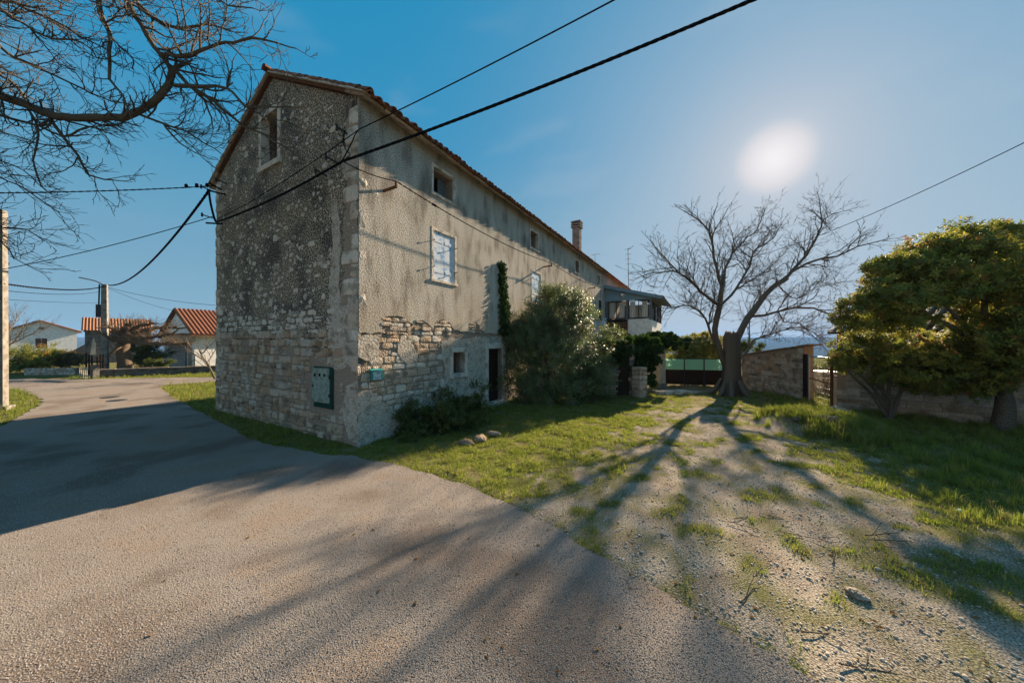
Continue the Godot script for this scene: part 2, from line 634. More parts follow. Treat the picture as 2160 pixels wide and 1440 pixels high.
func setup_materials() -> void:
	var grit := noise_tex(3, 0.19, SIMPLEX, 3, [], 512)
	var lumps := noise_tex(4, 0.05, SIMPLEX, 4, [], 512)
	var cells := noise_tex(5, 0.075, CELL, 1, [[0.0, Color(1, 1, 1)], [0.45, Color(0.6, 0.6, 0.6)], [1.0, Color(0, 0, 0)]], 512)
	var big := noise_tex(6, 0.012, SIMPLEX, 5, [[0.25, Color(0.78, 0.76, 0.74)], [0.5, Color(0.95, 0.95, 0.95)], [0.75, Color(1, 1, 1)]], 512)
	var streaks := noise_tex(8, 0.02, SIMPLEX, 5, [[0.2, Color(0.80, 0.78, 0.76)], [0.38, Color(0.94, 0.93, 0.91)], [0.55, Color(1, 0.99, 0.97)], [0.8, Color(1, 1, 1)]], 512)
	var moss := noise_tex(9, 0.014, SIMPLEX, 5, [[0.25, Color(0.74, 0.73, 0.7)], [0.45, Color(0.93, 0.92, 0.9)], [0.6, Color(1, 1, 1)], [0.8, Color(1, 0.96, 0.92)]], 512)
	mat("asphalt", {"tex": noise_tex(20, 0.21, SIMPLEX, 2, [[0.22, lin(0.08, 0.067, 0.055)], [0.4, lin(0.19, 0.163, 0.138)], [0.55, lin(0.27, 0.235, 0.202)], [0.78, lin(0.41, 0.363, 0.315)]], 1024), "scale": 0.36, "bump": noise_tex(21, 0.25, CELL, 1, [[0.0, Color(1, 1, 1)], [0.5, Color(0.5, 0.5, 0.5)], [1.0, Color(0, 0, 0)]], 1024), "cm": 0.35, "rough": 0.93, "spec": 0.2, "stain": noise_tex(22, 0.011, SIMPLEX, 5, [[0.22, Color(0.86, 0.83, 0.81)], [0.42, Color(0.96, 0.95, 0.94)], [0.6, Color(1, 1, 1)], [0.85, Color(1, 0.96, 0.92)]], 512), "stain_scale": 0.085})
	mat("ground", {"tint": true, "tex": noise_tex(24, 0.09, SIMPLEX, 4, [[0.2, Color(0.52, 0.5, 0.47)], [0.5, Color(0.86, 0.85, 0.83)], [0.8, Color(1, 1, 1)]], 1024), "scale": 0.45, "bump": noise_tex(25, 0.09, SIMPLEX, 4, [], 1024), "cm": 0.9, "rough": 1.0, "spec": 0.1})
	mat("hill", {"tint": true, "rough": 1.0, "spec": 0.0})
	mat("plaster", {"tint": true, "tex": noise_tex(30, 0.055, SIMPLEX, 3, [[0.2, lin(0.22, 0.197, 0.168)], [0.38, lin(0.42, 0.388, 0.338)], [0.55, lin(0.55, 0.512, 0.45)], [0.8, lin(0.64, 0.60, 0.535)]], 1024), "scale": 0.42, "bump": noise_tex(38, 0.075, SIMPLEX, 3, [], 512), "cm": 0.5, "rough": 1.0, "spec": 0.1, "stain": streaks, "stain_scale": 0.22, "stain_stretch": Vector3(1, 0.28, 1)})
	mat("plaster_smooth", {"tex": noise_tex(31, 0.05, SIMPLEX, 5, [[0.25, lin(0.36, 0.315, 0.26)], [0.5, lin(0.50, 0.45, 0.385)], [0.75, lin(0.58, 0.53, 0.47)]]), "scale": 0.5, "bump": lumps, "cm": 0.9, "rough": 1.0, "spec": 0.1, "stain": streaks, "stain_scale": 0.3})
	mat("render_dark", {"tex": noise_tex(33, 0.045, SIMPLEX, 5, [[0.2, lin(0.07, 0.063, 0.053)], [0.42, lin(0.17, 0.148, 0.118)], [0.54, lin(0.30, 0.262, 0.212)], [0.62, lin(0.46, 0.42, 0.365)], [0.74, lin(0.68, 0.645, 0.585)]], 1024), "scale": 0.36, "bump": noise_tex(34, 0.07, SIMPLEX, 5, [], 512), "cm": 4.5, "rough": 1.0, "spec": 0.1, "stain": noise_tex(35, 0.01, SIMPLEX, 5, [[0.25, Color(0.7, 0.69, 0.69)], [0.5, Color(0.93, 0.91, 0.87)], [0.75, Color(1, 0.96, 0.9)]]), "stain_scale": 0.14})
	mat("mortar", {"tex": noise_tex(36, 0.08, SIMPLEX, 5, [[0.25, lin(0.22, 0.165, 0.12)], [0.5, lin(0.37, 0.295, 0.23)], [0.75, lin(0.47, 0.395, 0.32)]]), "scale": 0.7, "bump": lumps, "cm": 4.0, "rough": 1.0, "spec": 0.1})
	var sg := noise_tex(37, 0.06, SIMPLEX, 5, [[0.2, Color(0.76, 0.73, 0.7)], [0.45, Color(0.95, 0.93, 0.91)], [0.75, Color(1, 1, 1)]])
	var tones := [[0.62, 0.52, 0.415], [0.56, 0.45, 0.345], [0.68, 0.60, 0.51], [0.52, 0.385, 0.28], [0.58, 0.53, 0.47], [0.40, 0.335, 0.27]]
	for i in tones.size():
		mat("stone_%d" % i, {"color": lin(tones[i][0], tones[i][1], tones[i][2]), "tex": sg, "scale": 0.8, "bump": lumps, "cm": 2.5, "rough": 0.95, "spec": 0.15, "stain": moss, "stain_scale": 0.35})
	mat("limestone", {"color": lin(0.76, 0.72, 0.65), "tex": sg, "scale": 0.9, "bump": lumps, "cm": 1.2, "rough": 0.9, "spec": 0.2, "stain": moss, "stain_scale": 0.3})
	var rt := [[0.34, 0.145, 0.08], [0.27, 0.125, 0.075], [0.40, 0.20, 0.115], [0.22, 0.125, 0.085]]
	for i in rt.size():
		mat("tile_%d" % i, {"color": lin(rt[i][0], rt[i][1], rt[i][2]), "tex": noise_tex(40 + i, 0.03, SIMPLEX, 4, [[0.25, Color(0.6, 0.58, 0.55)], [0.5, Color(0.95, 0.93, 0.9)], [0.8, Color(1, 1, 1)]], 256), "scale": 1.3, "bump": lumps, "cm": 0.6, "rough": 0.85, "spec": 0.3})
	mat("old_tile", {"color": lin(0.22, 0.215, 0.205), "tex": sg, "scale": 0.9, "bump": lumps, "cm": 0.8, "rough": 0.75, "spec": 0.3})
	mat("wood_dark", {"color": lin(0.055, 0.034, 0.024), "tex": noise_tex(50, 0.03, SIMPLEX, 4, [[0.2, Color(0.6, 0.6, 0.6)], [0.7, Color(1, 1, 1)]], 256), "scale": 2.0, "stretch": Vector3(6, 0.6, 6), "rough": 0.8})
	mat("wood_brown", {"color": lin(0.20, 0.10, 0.06), "tex": M.wood_dark.albedo_texture, "scale": 2.0, "stretch": Vector3(6, 0.6, 6), "rough": 0.8})
	mat("wood_grey", {"color": lin(0.22, 0.24, 0.26), "tex": M.wood_dark.albedo_texture, "scale": 2.0, "stretch": Vector3(6, 0.6, 6), "rough": 0.8})
	mat("blue_board", {"color": lin(0.30, 0.45, 0.55), "tex": M.wood_dark.albedo_texture, "scale": 1.5, "stretch": Vector3(4, 1, 4), "rough": 0.7})
	mat("paint_pale", {"color": lin(0.66, 0.70, 0.74), "tex": noise_tex(52, 0.012, SIMPLEX, 5, [[0.2, Color(0.62, 0.76, 0.92)], [0.36, Color(0.93, 0.95, 0.97)], [0.7, Color(1, 1, 1)]], 512), "scale": 0.6, "rough": 0.6})
	mat("whitewash", {"color": lin(0.84, 0.83, 0.81), "tex": noise_tex(53, 0.02, SIMPLEX, 5, [[0.25, Color(0.91, 0.905, 0.895)], [0.5, Color(0.98, 0.98, 0.975)], [0.8, Color(1, 1, 1)]], 512), "scale": 0.3, "bump": lumps, "cm": 0.4, "rough": 0.925})
	mat("yellow_wall", {"color": lin(0.58, 0.50, 0.36), "tex": M.whitewash.albedo_texture, "scale": 0.3, "bump": lumps, "cm": 0.4, "rough": 0.925})
	mat("beige_wall", {"color": lin(0.42, 0.36, 0.27), "tex": M.whitewash.albedo_texture, "scale": 0.3, "rough": 0.95})
	mat("soot_wall", {"color": lin(0.16, 0.15, 0.14), "tex": moss, "scale": 0.3, "bump": lumps, "cm": 2.0, "rough": 1.0})
	mat("concrete", {"color": lin(0.31, 0.295, 0.265), "tex": sg, "scale": 1.0, "bump": grit, "cm": 0.5, "rough": 0.95, "stain": big, "stain_scale": 0.4})
	mat("bark", {"color": lin(0.33, 0.285, 0.235), "tex": noise_tex(60, 0.05, SIMPLEX, 5, [[0.2, Color(0.45, 0.43, 0.42)], [0.5, Color(0.85, 0.83, 0.8)], [0.8, Color(1, 1, 1)]]), "scale": 1.2, "stretch": Vector3(2.2, 0.6, 2.2), "bump": noise_tex(61, 0.05, SIMPLEX, 4, []), "cm": 4.0, "rough": 1.0, "spec": 0.1})
	mat("bark_pale", {"color": lin(0.19, 0.165, 0.135), "tex": M.bark.albedo_texture, "scale": 2.5, "bump": lumps, "cm": 0.8, "rough": 0.95, "spec": 0.15})
	mat("bark_tan", {"color": lin(0.32, 0.25, 0.18), "tex": M.bark.albedo_texture, "scale": 0.9, "stretch": Vector3(2.2, 0.6, 2.2), "bump": M.bark.heightmap_texture, "cm": 5.0, "rough": 1.0, "spec": 0.1})
	mat("iron", {"color": lin(0.045, 0.045, 0.045), "rough": 0.6, "metal": 0.3})
	mat("rust", {"color": lin(0.17, 0.075, 0.04), "tex": sg, "scale": 3.0, "rough": 0.9})
	mat("cable", {"color": lin(0.012, 0.012, 0.014), "rough": 0.7})
	mat("galvanised", {"color": lin(0.45, 0.47, 0.48), "rough": 0.45, "metal": 0.7})
	mat("box_green", {"color": lin(0.25, 0.33, 0.285), "tex": big, "scale": 0.9, "rough": 0.55, "spec": 0.4})
	mat("post_teal", {"color": lin(0.02, 0.20, 0.20), "rough": 0.45, "spec": 0.5})
	mat("post_pale", {"color": lin(0.38, 0.53, 0.53), "rough": 0.5})
	mat("black", {"color": lin(0.01, 0.01, 0.01), "rough": 0.9})
	mat("green_paint", {"color": lin(0.02, 0.055, 0.045), "rough": 0.6})
	mat("net_green", {"color": lin(0.10, 0.42, 0.27), "rough": 0.9, "back": lin(0.5, 0.9, 0.7)})
	mat("tarp", {"color": lin(0.42, 0.52, 0.62), "rough": 0.6, "back": lin(0.4, 0.45, 0.5)})
	var gl := mat("pane", {"color": Color(0.75, 0.85, 0.9, 0.10), "rough": 0.03, "spec": 0.5})
	gl.transparency = BaseMaterial3D.TRANSPARENCY_ALPHA
	mat("leaf_laurel", {"tint": true, "rough": 0.55, "spec": 0.3, "back": lin(0.95, 0.95, 0.6)})
	mat("leaf_oleander", {"tint": true, "rough": 0.42, "spec": 0.45, "back": lin(0.7, 0.7, 0.5)})
	mat("leaf_ivy", {"tint": true, "rough": 0.6, "spec": 0.25, "back": lin(0.4, 0.45, 0.25)})
	mat("leaf_soft", {"tint": true, "rough": 0.7, "spec": 0.2, "back": lin(0.7, 0.75, 0.4)})
	mat("blade", {"tint": true, "rough": 0.65, "spec": 0.25, "back": lin(0.95, 1.0, 0.55)})
	mat("pebble", {"tint": true, "rough": 0.95, "spec": 0.15})
	mat("litter", {"color": lin(0.5, 0.62, 0.66), "rough": 0.4})
	mat("curtain", {"color": lin(0.78, 0.72, 0.62), "rough": 1.0, "spec": 0.0, "back": lin(0.9, 0.85, 0.75)})
	mat("lamp_glass", {"color": lin(0.8, 0.8, 0.78), "rough": 0.3})

# ---------------------------------------------------------------- the ground
func hill_height(x: float, z: float) -> float:
	var dx := x + 20.0
	var dz := -z - 20.0
	var q := Vector2(dx / (50.0 if dx > 0 else 80.0), dz / 44.0).length()
	if q <= 1.0:
		return 0.0
	var r := Vector2(x, z).length()
	var h := -62.0 * smoothstep(1.0, 12.0, q)
	h += smoothstep(1300.0, 3300.0, r) * (96.0 + 26.0 * nz.get_noise_2d(x * 0.0006, z * 0.0006) + 7.0 * nz.get_noise_2d(x * 0.003, z * 0.003))
	return h + nz.get_noise_2d(x * 0.01, z * 0.01) * 3.0 * smoothstep(1.0, 3.0, q)

func lane_edges(d: float) -> Vector2:
	var l := [[0.0, -2.0], [4.7, 0.2], [6.1, 1.1], [8.0, 2.6], [12.2, 5.7], [15.0, 7.8]]
	var r := [[0.0, 4.6], [3.3, 5.3], [5.3, 6.1], [7.1, 7.1], [11.4, 9.3], [15.0, 10.0]]
	var out := Vector2()
	for q in 2:
		var t: Array = l if q == 0 else r
		var k := 0
		while k < t.size() - 2 and t[k + 1][0] < d:
			k += 1
		out[q] = lerpf(t[k][1], t[k + 1][1], clampf((d - t[k][0]) / (t[k + 1][0] - t[k][0]), -0.5, 1.5))
	return out

# share of gravel at a place; the rest is grass
func gravel(x: float, z: float) -> float:
	var d := -z
	if d > 15.5 or d < -4.0:
		return 0.0
	var e := lane_edges(d)
	var s := minf(x - e.x, e.y - x)
	var g := smoothstep(-0.55, 0.75, s + 1.7 * nz.get_noise_2d(x * 0.55, z * 0.55) + 1.0 * nz2.get_noise_2d(x * 2.1, z * 2.1))
	g *= 1.0 - 0.75 * smoothstep(0.05, 0.35, nz2.get_noise_2d(x * 1.1 + 40.0, z * 1.1))  * smoothstep(3.0, 5.0, d + 1.6)
	return g * (1.0 - smoothstep(11.0, 15.0, d) * 0.6)

func bank(x: float, z: float) -> float:
	var d := Vector2((x - 8.9) / 1.6, (z + 9.4) / 2.1).length()
	return 0.34 * (1.0 - smoothstep(0.2, 1.0, d))

func ground_y(x: float, z: float) -> float:
	if x > -12 and x < 20 and z > -22 and z < 4:
		return 0.03 * nz.get_noise_2d(x * 0.35, z * 0.35) + 0.02 * nz2.get_noise_2d(x * 1.4, z * 1.4) - 0.02 + bank(x, z) - (0.05 if on_road(x, z) else 0.0)
	return hill_height(x, z) - 0.02 - (0.03 if on_road(x, z) else 0.0)

func on_road(x: float, z: float) -> bool:
	return x < 8.0 and z > -24.0 and Geometry2D.is_point_in_polygon(Vector2(x, z), edge_pts)

func axis(lo: float, hi: float, step: float, far: float) -> PackedFloat32Array:
	var out := PackedFloat32Array()
	var s := step
	var x := lo
	while x > -far:
		s *= 1.16
		x -= s
		out.append(x)
	out.reverse()
	x = lo
	while x < hi:
		out.append(x)
		x += step
	s = step
	while x < far:
		out.append(x)
		s *= 1.16
		x += s
	return out

func build_ground() -> void:
	var px := [[1735, 1440], [1560, 1345], [1400, 1250], [1250, 1165], [1110, 1082], [1000, 1030], [880, 993], [826, 979], [740, 963], [675, 957], [593, 943], [525, 925], [474, 896], [436, 876], [400, 858], [362, 836], [335, 817], [350, 812], [455, 806]]
	var border := PackedVector2Array([Vector2(6.5, 14), Vector2(3.4, -0.6)])
	for p in px:
		var g := G(p[0], p[1])
		border.append(Vector2(g.x, g.z))
	for p in [Vector2(-16, -21.5), Vector2(-12, -22.0), Vector2(-12, -23.4), Vector2(-20, -22.6)]:
		border.append(p)
	for p in [[300, 797], [190, 800], [10, 798], [-120, 796]]:
		var g := G(p[0], p[1])
		border.append(Vector2(g.x, g.z))
	for p in [[-120, 819], [20, 821], [60, 828], [88, 843], [80, 856], [40, 880], [-30, 912], [-120, 960]]:
		var g := G(p[0], p[1])
		border.append(Vector2(g.x, g.z))
	border.append(Vector2(-13.5, -6.0))
	border.append(Vector2(-7.4, -4.2))
	border.append(Vector2(-9.5, 0))
	border.append(Vector2(-12, 14))
	var fine := PackedVector2Array()
	for i in border.size():
		var a := border[i]
		var b := border[(i + 1) % border.size()]
		var k := clampi(int(a.distance_to(b) / 0.12), 1, 60)
		for j in k:
			var p := a.lerp(b, float(j) / k)
			var w := 0.05 + 0.006 * p.length()
			fine.append(p + Vector2(nz.get_noise_2d(p.x * 1.3, p.y * 1.3), nz.get_noise_2d(p.x * 1.3 + 50, p.y * 1.3)) * w * 0.8 + Vector2(rr(-1, 1), rr(-1, 1)) * 0.022)
	edge_pts = fine
	var road := MB.new()
	var tr := Geometry2D.triangulate_polygon(fine)
	for p in fine:
		road.vert(Vector3(p.x, 0.012, p.y), Vector3.UP)
	for i in range(0, tr.size(), 3):
		road.tri(tr[i], tr[i + 1], tr[i + 2])
	for i in fine.size():
		var a := fine[i]
		var b := fine[(i + 1) % fine.size()]
		road.quad(Vector3(a.x, 0.012, a.y), Vector3(b.x, 0.012, b.y), Vector3(b.x, -0.1, b.y), Vector3(a.x, -0.1, a.y), Vector3(b.y - a.y, 0, a.x - b.x))
	struct(obj("road", road, M.asphalt))

	var xs := axis(-10.0, 18.0, 0.14, 3900.0)
	var zs := axis(-20.0, 3.0, 0.14, 3900.0)
	var mb := MB.new()
	mb.colored = true
	for z in zs:
		for x in xs:
			var y := ground_y(x, z)
			var n := nz.get_noise_2d(x * 0.9 + 9.0, z * 0.9)
			var grass := Color(0.17, 0.185, 0.055).lerp(Color(0.29, 0.25, 0.13), clampf(0.35 + n, 0, 1))
			var r := Vector2(x, z).length()
			var c := grass
			if r < 40.0:
				var w := gravel(x, z)
				var grit := Color(0.52, 0.455, 0.375).lerp(Color(0.37, 0.30, 0.235), clampf(0.3 + 1.1 * nz2.get_noise_2d(x * 1.7, z * 1.7), 0, 1))
				grit = grit.lerp(Color(0.22, 0.22, 0.095), clampf(1.3 * nz.get_noise_2d(x * 1.3 + 70, z * 1.3) + 0.1, 0, 0.75))
				c = grass.lerp(grit, w)
				if z < -13.2 and x > 4.0 and x < 13.0:
					c = c.lerp(Color(0.36, 0.28, 0.2), clampf(0.5 + n, 0, 0.85))
			elif r > 150.0:
				c = Color(0.025, 0.04, 0.028).lerp(Color(0.06, 0.07, 0.045), clampf(0.4 + 1.2 * nz2.get_noise_2d(x * 0.012, z * 0.012), 0, 1))
			mb.col = c
			mb.vert(Vector3(x, y, z), Vector3.UP)
	var nx := xs.size()
	for j in zs.size():
		for i in nx:
			var k := j * nx + i
			var l := mb.v[k - 1] if i > 0 else mb.v[k]
			var rgt := mb.v[k + 1] if i < nx - 1 else mb.v[k]
			var u := mb.v[k - nx] if j > 0 else mb.v[k]
			var dn := mb.v[k + nx] if j < zs.size() - 1 else mb.v[k]
			mb.n[k] = (dn - u).cross(rgt - l).normalized()
			if i < nx - 1 and j < zs.size() - 1:
				mb.ix.append(k); mb.ix.append(k + 1); mb.ix.append(k + nx)
				mb.ix.append(k + 1); mb.ix.append(k + nx + 1); mb.ix.append(k + nx)
	struct(obj("ground", mb, M.ground))

# ---------------------------------------------------------------- the old stone house
const LEN := 34.0
const WID := 8.32
const EAVE := 8.35
const RISE := 2.15

func box_obj(called: String, x0: float, x1: float, y0: float, y1: float, z0: float, z1: float, m: Material, parent: Node, t := Transform3D()) -> MeshInstance3D:
	var mb := MB.new()
	mb.box(x0, x1, y0, y1, z0, z1)
	return obj(called, mb, m, parent, t)

func stone_mat() -> Material:
	var k := rng.randf()
	return M["stone_%d" % (0 if k < 0.28 else 1 if k < 0.48 else 2 if k < 0.66 else 3 if k < 0.78 else 4 if k < 0.9 else 5)]

func pale_stone() -> Material:
	return [M.limestone, M.stone_2, M.stone_0, M.stone_4, M.stone_2, M.stone_1][rng.randi() % 6]

func tile_mat() -> Material:
	var k := rng.randf()
	return M["tile_%d" % (0 if k < 0.3 else 1 if k < 0.62 else 2 if k < 0.78 else 3)]

func ragged(p: Array, step: float, amp: float) -> PackedVector2Array:
	var out := PackedVector2Array()
	for i in p.size():
		var a: Vector2 = p[i]
		var b: Vector2 = p[(i + 1) % p.size()]
		var k := maxi(1, int(a.distance_to(b) / step))
		for j in k:
			out.append(a.lerp(b, float(j) / k) + Vector2(rr(-amp, amp), rr(-amp, amp)))
	return out

func window_frame(parent: Node, r: Rect2, w: float, z0: float, z1: float, m: Material, t := Transform3D(), sill := 0.06) -> void:
	var a := r.position
	var b := r.end
	box_obj("sill", a.x - w - sill * 0.6, b.x + w + sill * 0.6, a.y - w, a.y, z0, z1 + sill * 0.5, m, parent, t)
	box_obj("lintel", a.x - w, b.x + w, b.y, b.y + w * 1.1, z0, z1, m, parent, t)
	box_obj("jamb", a.x - w, a.x, a.y, b.y, z0, z1, m, parent, t)
	box_obj("jamb", b.x, b.x + w, a.y, b.y, z0, z1, m, parent, t)

func part(called: String, parent: Node, t := Transform3D()) -> Node3D:
	var o := Node3D.new()
	o.name = called
	o.transform = t
	parent.add_child(o, true)
	return o

# weather on the long wall: grey under the eaves, mould beside the attic windows, runs below the sills, a paler mended strip
func weather(x: float, y: float) -> Color:
	var c := Color(1, 1, 1)
	var n := nz.get_noise_2d(x * 0.5, y * 0.22)
	var run := nz.get_noise_2d(x * 3.2, y * 0.3 + 7.0)
	var f := 0.93 + 0.22 * n + 0.16 * run * smoothstep(2.8, 6.5, y)
	var eaves := smoothstep(6.7, 7.5, y + 0.7 * n)
	c = c.lerp(Color(0.90, 0.94, 0.97), eaves)
	for q in [[2.3, 7.2, 0.45, 0.5], [0.15, 6.9, 0.5, 0.55], [3.75, 7.0, 0.55, 0.4], [5.2, 7.0, 0.6, 0.4], [8.6, 7.1, 0.6, 0.45], [10.4, 7.0, 0.7, 0.4], [14.9, 7.0, 0.8, 0.5]]:
		var d := Vector2((x - q[0]) / q[2], (y - q[1]) / q[3]).length() + 0.6 * run
		f *= 1.0 - 0.42 * (1.0 - smoothstep(0.2, 1.15, d))
	for q in [[2.35, 3.65, 4.3], [9.1, 10.4, 4.3], [2.45, 3.5, 7.0], [9.05, 10.0, 7.0]]:
		if y < q[2]:
			var w := smoothstep(q[0] - 0.12, q[0] + 0.1, x) * (1.0 - smoothstep(q[1] - 0.1, q[1] + 0.12, x)) * smoothstep(q[2] - 1.6, q[2], y)
			f *= 1.0 + w * (0.10 + 0.5 * run)
	c = c.lerp(Color(1.0, 0.93, 0.85), (1.0 - smoothstep(2.9, 4.3, y + 0.6 * n)) * 0.8)
	f = clampf(f, 0.4, 1.12)
	return Color(c.r * f, c.g * f, c.b * f)

func weathered(outline: PackedVector2Array, holes: Array, z0: float, z1: float) -> MB:
	var mb := walled(outline, holes, z0, z1)
	mb.colored = true
	for i in mb.c.size():
		mb.c[i] = weather(mb.v[i].x, mb.v[i].y)
	# a finer skin 2 mm before it carries the marks
	var skin := MB.new()
	skin.colored = true
	var x := 0.0
	while x < LEN - 0.3:
		var w := 0.16 if x < 13.0 else 0.5
		var y := 2.7
		while y < 8.33:
			var h := minf(0.16 if x < 13.0 else 0.4, 8.335 - y)
			var cell := Rect2(x, y, w, h)
			var clear := true
			for r in holes:
				if (r as Rect2).grow(0.004).intersects(cell):
					clear = false
			var polys: Array = [PackedVector2Array([cell.position, Vector2(cell.end.x, y), cell.end, Vector2(x, cell.end.y)])]
			if y < 3.35:
				polys = Geometry2D.intersect_polygons(polys[0], outline)
			if not clear:
				for r in holes:
					var hp := PackedVector2Array([(r as Rect2).position, Vector2(r.end.x, r.position.y), r.end, Vector2(r.position.x, r.end.y)])
					var next: Array = []
					for pc in polys:
						next.append_array(Geometry2D.clip_polygons(pc, hp))
					polys = next
			for pc in polys:
				var tr := Geometry2D.triangulate_polygon(pc)
				var first := skin.v.size()
				for q in pc:
					skin.col = weather(q.x, q.y)
					skin.vert(Vector3(q.x, q.y, z1 + 0.002), Vector3(0, 0, 1))
				for i in range(0, tr.size(), 3):
					skin.tri(first + tr[i], first + tr[i + 1], first + tr[i + 2])
			y += h
		x += w
	mb.add(skin, Transform3D())
	return mb

func build_house() -> void:
	var house := thing("stone_house", "long three storey old stone house with peeling plaster and tiled roof beside the road", "house", HT)
	var attic: Array[Rect2] = [Rect2(2.5, 7.08, 0.92, 0.78), Rect2(9.1, 7.08, 0.85, 0.8), Rect2(15.6, 7.08, 0.8, 0.8), Rect2(21.0, 7.08, 0.8, 0.8)]
	var upper: Array[Rect2] = [Rect2(2.5, 4.42, 1.0, 1.5), Rect2(9.25, 4.42, 1.0, 1.5), Rect2(15.7, 4.42, 1.0, 1.5), Rect2(21.3, 4.3, 1.0, 1.6)]
	var low_win := Rect2(3.42, 1.42, 0.62, 0.72)
	var door := Rect2(5.48, -0.1, 1.05, 2.32)
	var holes: Array = []
	holes.append_array(attic)
	holes.append_array(upper)
	holes.append(low_win)
	holes.append(door)
	var facade := obj("facade_wall", walled(PackedVector2Array([Vector2(0, -0.4), Vector2(LEN, -0.4), Vector2(LEN, EAVE), Vector2(0, EAVE)]), holes, -0.5, 0.0), M.mortar, house)

	# rough cast above a broken line, with bites where the rubble shows
	var top: Array = [Vector2(-0.012, 8.345), Vector2(-0.012, 2.72)]
	for q in [[0.3, 2.7], [0.62, 2.74], [0.7, 3.12], [1.0, 3.2], [1.35, 3.16], [1.5, 3.02], [1.72, 2.98], [1.8, 3.1], [2.1, 3.14], [2.32, 3.0], [2.5, 2.9], [2.62, 3.12], [2.95, 3.18], [3.25, 3.12], [3.4, 2.92], [3.9, 2.84], [4.3, 2.86], [4.42, 3.12], [4.75, 3.16], [5.0, 2.96], [5.3, 2.82], [8.0, 2.8], [34.0, 2.8]]:
		top.append(Vector2(q[0], q[1]))
	top.append(Vector2(LEN - 0.02, 8.345))
	var rag := PackedVector2Array()
	for i in top.size():
		var a: Vector2 = top[i]
		var b: Vector2 = top[(i + 1) % top.size()]
		var k := maxi(1, int(a.distance_to(b) / 0.07)) if a.y < 3.4 and b.y < 3.4 and a.x < 6.0 else 1
		for j in k:
			rag.append(a.lerp(b, float(j) / k) + (Vector2(rr(-0.012, 0.012), rr(-0.025, 0.025)) if k > 1 else Vector2.ZERO))
	var wide: Array = []
	for r in holes:
		wide.append((r as Rect2).grow(0.02))
	obj("plaster", weathered(rag, wide, 0.002, 0.036), M.plaster, facade)
	# the smoother lower render left of the door and beyond it, and single patches
	var lower: Array = [Vector2(2.95, 0.95), Vector2(3.05, 1.6), Vector2(2.85, 2.05), Vector2(2.9, 2.5), Vector2(3.3, 2.62), Vector2(4.2, 2.6), Vector2(5.2, 2.7), Vector2(33.9, 2.72), Vector2(33.9, -0.4), Vector2(3.1, -0.4), Vector2(2.8, 0.3)]
	obj("plaster_patch", walled(ragged(lower, 0.12, 0.03), [low_win.grow(0.02), door.grow(0.02)], 0.003, 0.03), M.plaster_smooth, facade)
	for q in [[Vector2(-0.022, -0.3), Vector2(1.15, -0.3), Vector2(1.3, 0.25), Vector2(0.95, 0.75), Vector2(0.6, 1.0), Vector2(0.34, 1.28), Vector2(-0.022, 1.3)], [Vector2(-0.022, 2.12), Vector2(0.3, 2.02), Vector2(0.55, 2.15), Vector2(0.6, 2.66), Vector2(-0.022, 2.66)], [Vector2(1.15, 2.2), Vector2(1.3, 1.98), Vector2(1.55, 1.84), Vector2(1.8, 1.8), Vector2(1.88, 2.1), Vector2(1.7, 2.4), Vector2(1.45, 2.55), Vector2(1.2, 2.5)], [Vector2(1.5, 0.2), Vector2(2.3, 0.1), Vector2(2.5, 0.7), Vector2(1.9, 0.9)]]:
		obj("plaster_patch", walled(ragged(q, 0.09, 0.022), [], 0.004, 0.034), M.plaster_smooth, facade)
	courses(0.06, 3.3, 0.12, 2.7, Vector2(0.13, 0.24), Vector2(0.18, 0.5), 0.018, func(x, y, w, h):
		if (x < 0.75 and y < 1.0) or (x < 0.5 and y > 2.05) or (x > 2.95 and y > 1.0 and y < 2.65):
			return
		if rng.randf() < 0.06:
			return
		obj("stone", stone(w, h, rr(0.01, 0.034), 0.05, 0.28), pale_stone(), facade, Transform3D(Basis(), Vector3(x, y, 0))))
	for q in [[0.6, 1.6], [1.75, 2.5], [2.55, 3.35], [4.3, 5.0]]:
		courses(q[0], q[1], 2.68, 3.16, Vector2(0.08, 0.14), Vector2(0.2, 0.5), 0.016, func(x, y, w, h):
			if rng.randf() < 0.14:
				return
			obj("stone", stone(w, h, rr(0.015, 0.06), 0.05, 0.28), pale_stone(), facade, Transform3D(Basis(), Vector3(x, y, 0))))
	# pale stones that show through the plaster at the corner
	for q in [[762, 462, 0.20, 0.42], [765, 385, 0.24, 0.24], [757, 632, 0.2, 0.34], [759, 538, 0.2, 0.26], [790, 407, 0.22, 0.12]]:
		var p := fac(q[0], q[1])
		obj("stone", stone(q[2], q[3], 0.046, 0.05, 0.35), M.limestone, facade, Transform3D(Basis(), Vector3(maxf(p.x, 0.1), p.y, 0)))

	# attic windows: bare openings with stone frames
	for i in attic.size():
		var w := part("attic_window", house)
		window_frame(w, attic[i], 0.09, -0.12, 0.055, M.limestone, Transform3D(), 0.05)
		box_obj("shutter", attic[i].position.x + attic[i].size.x * 0.62, attic[i].end.x, attic[i].position.y, attic[i].end.y, -0.36, -0.31, M.wood_grey, w)
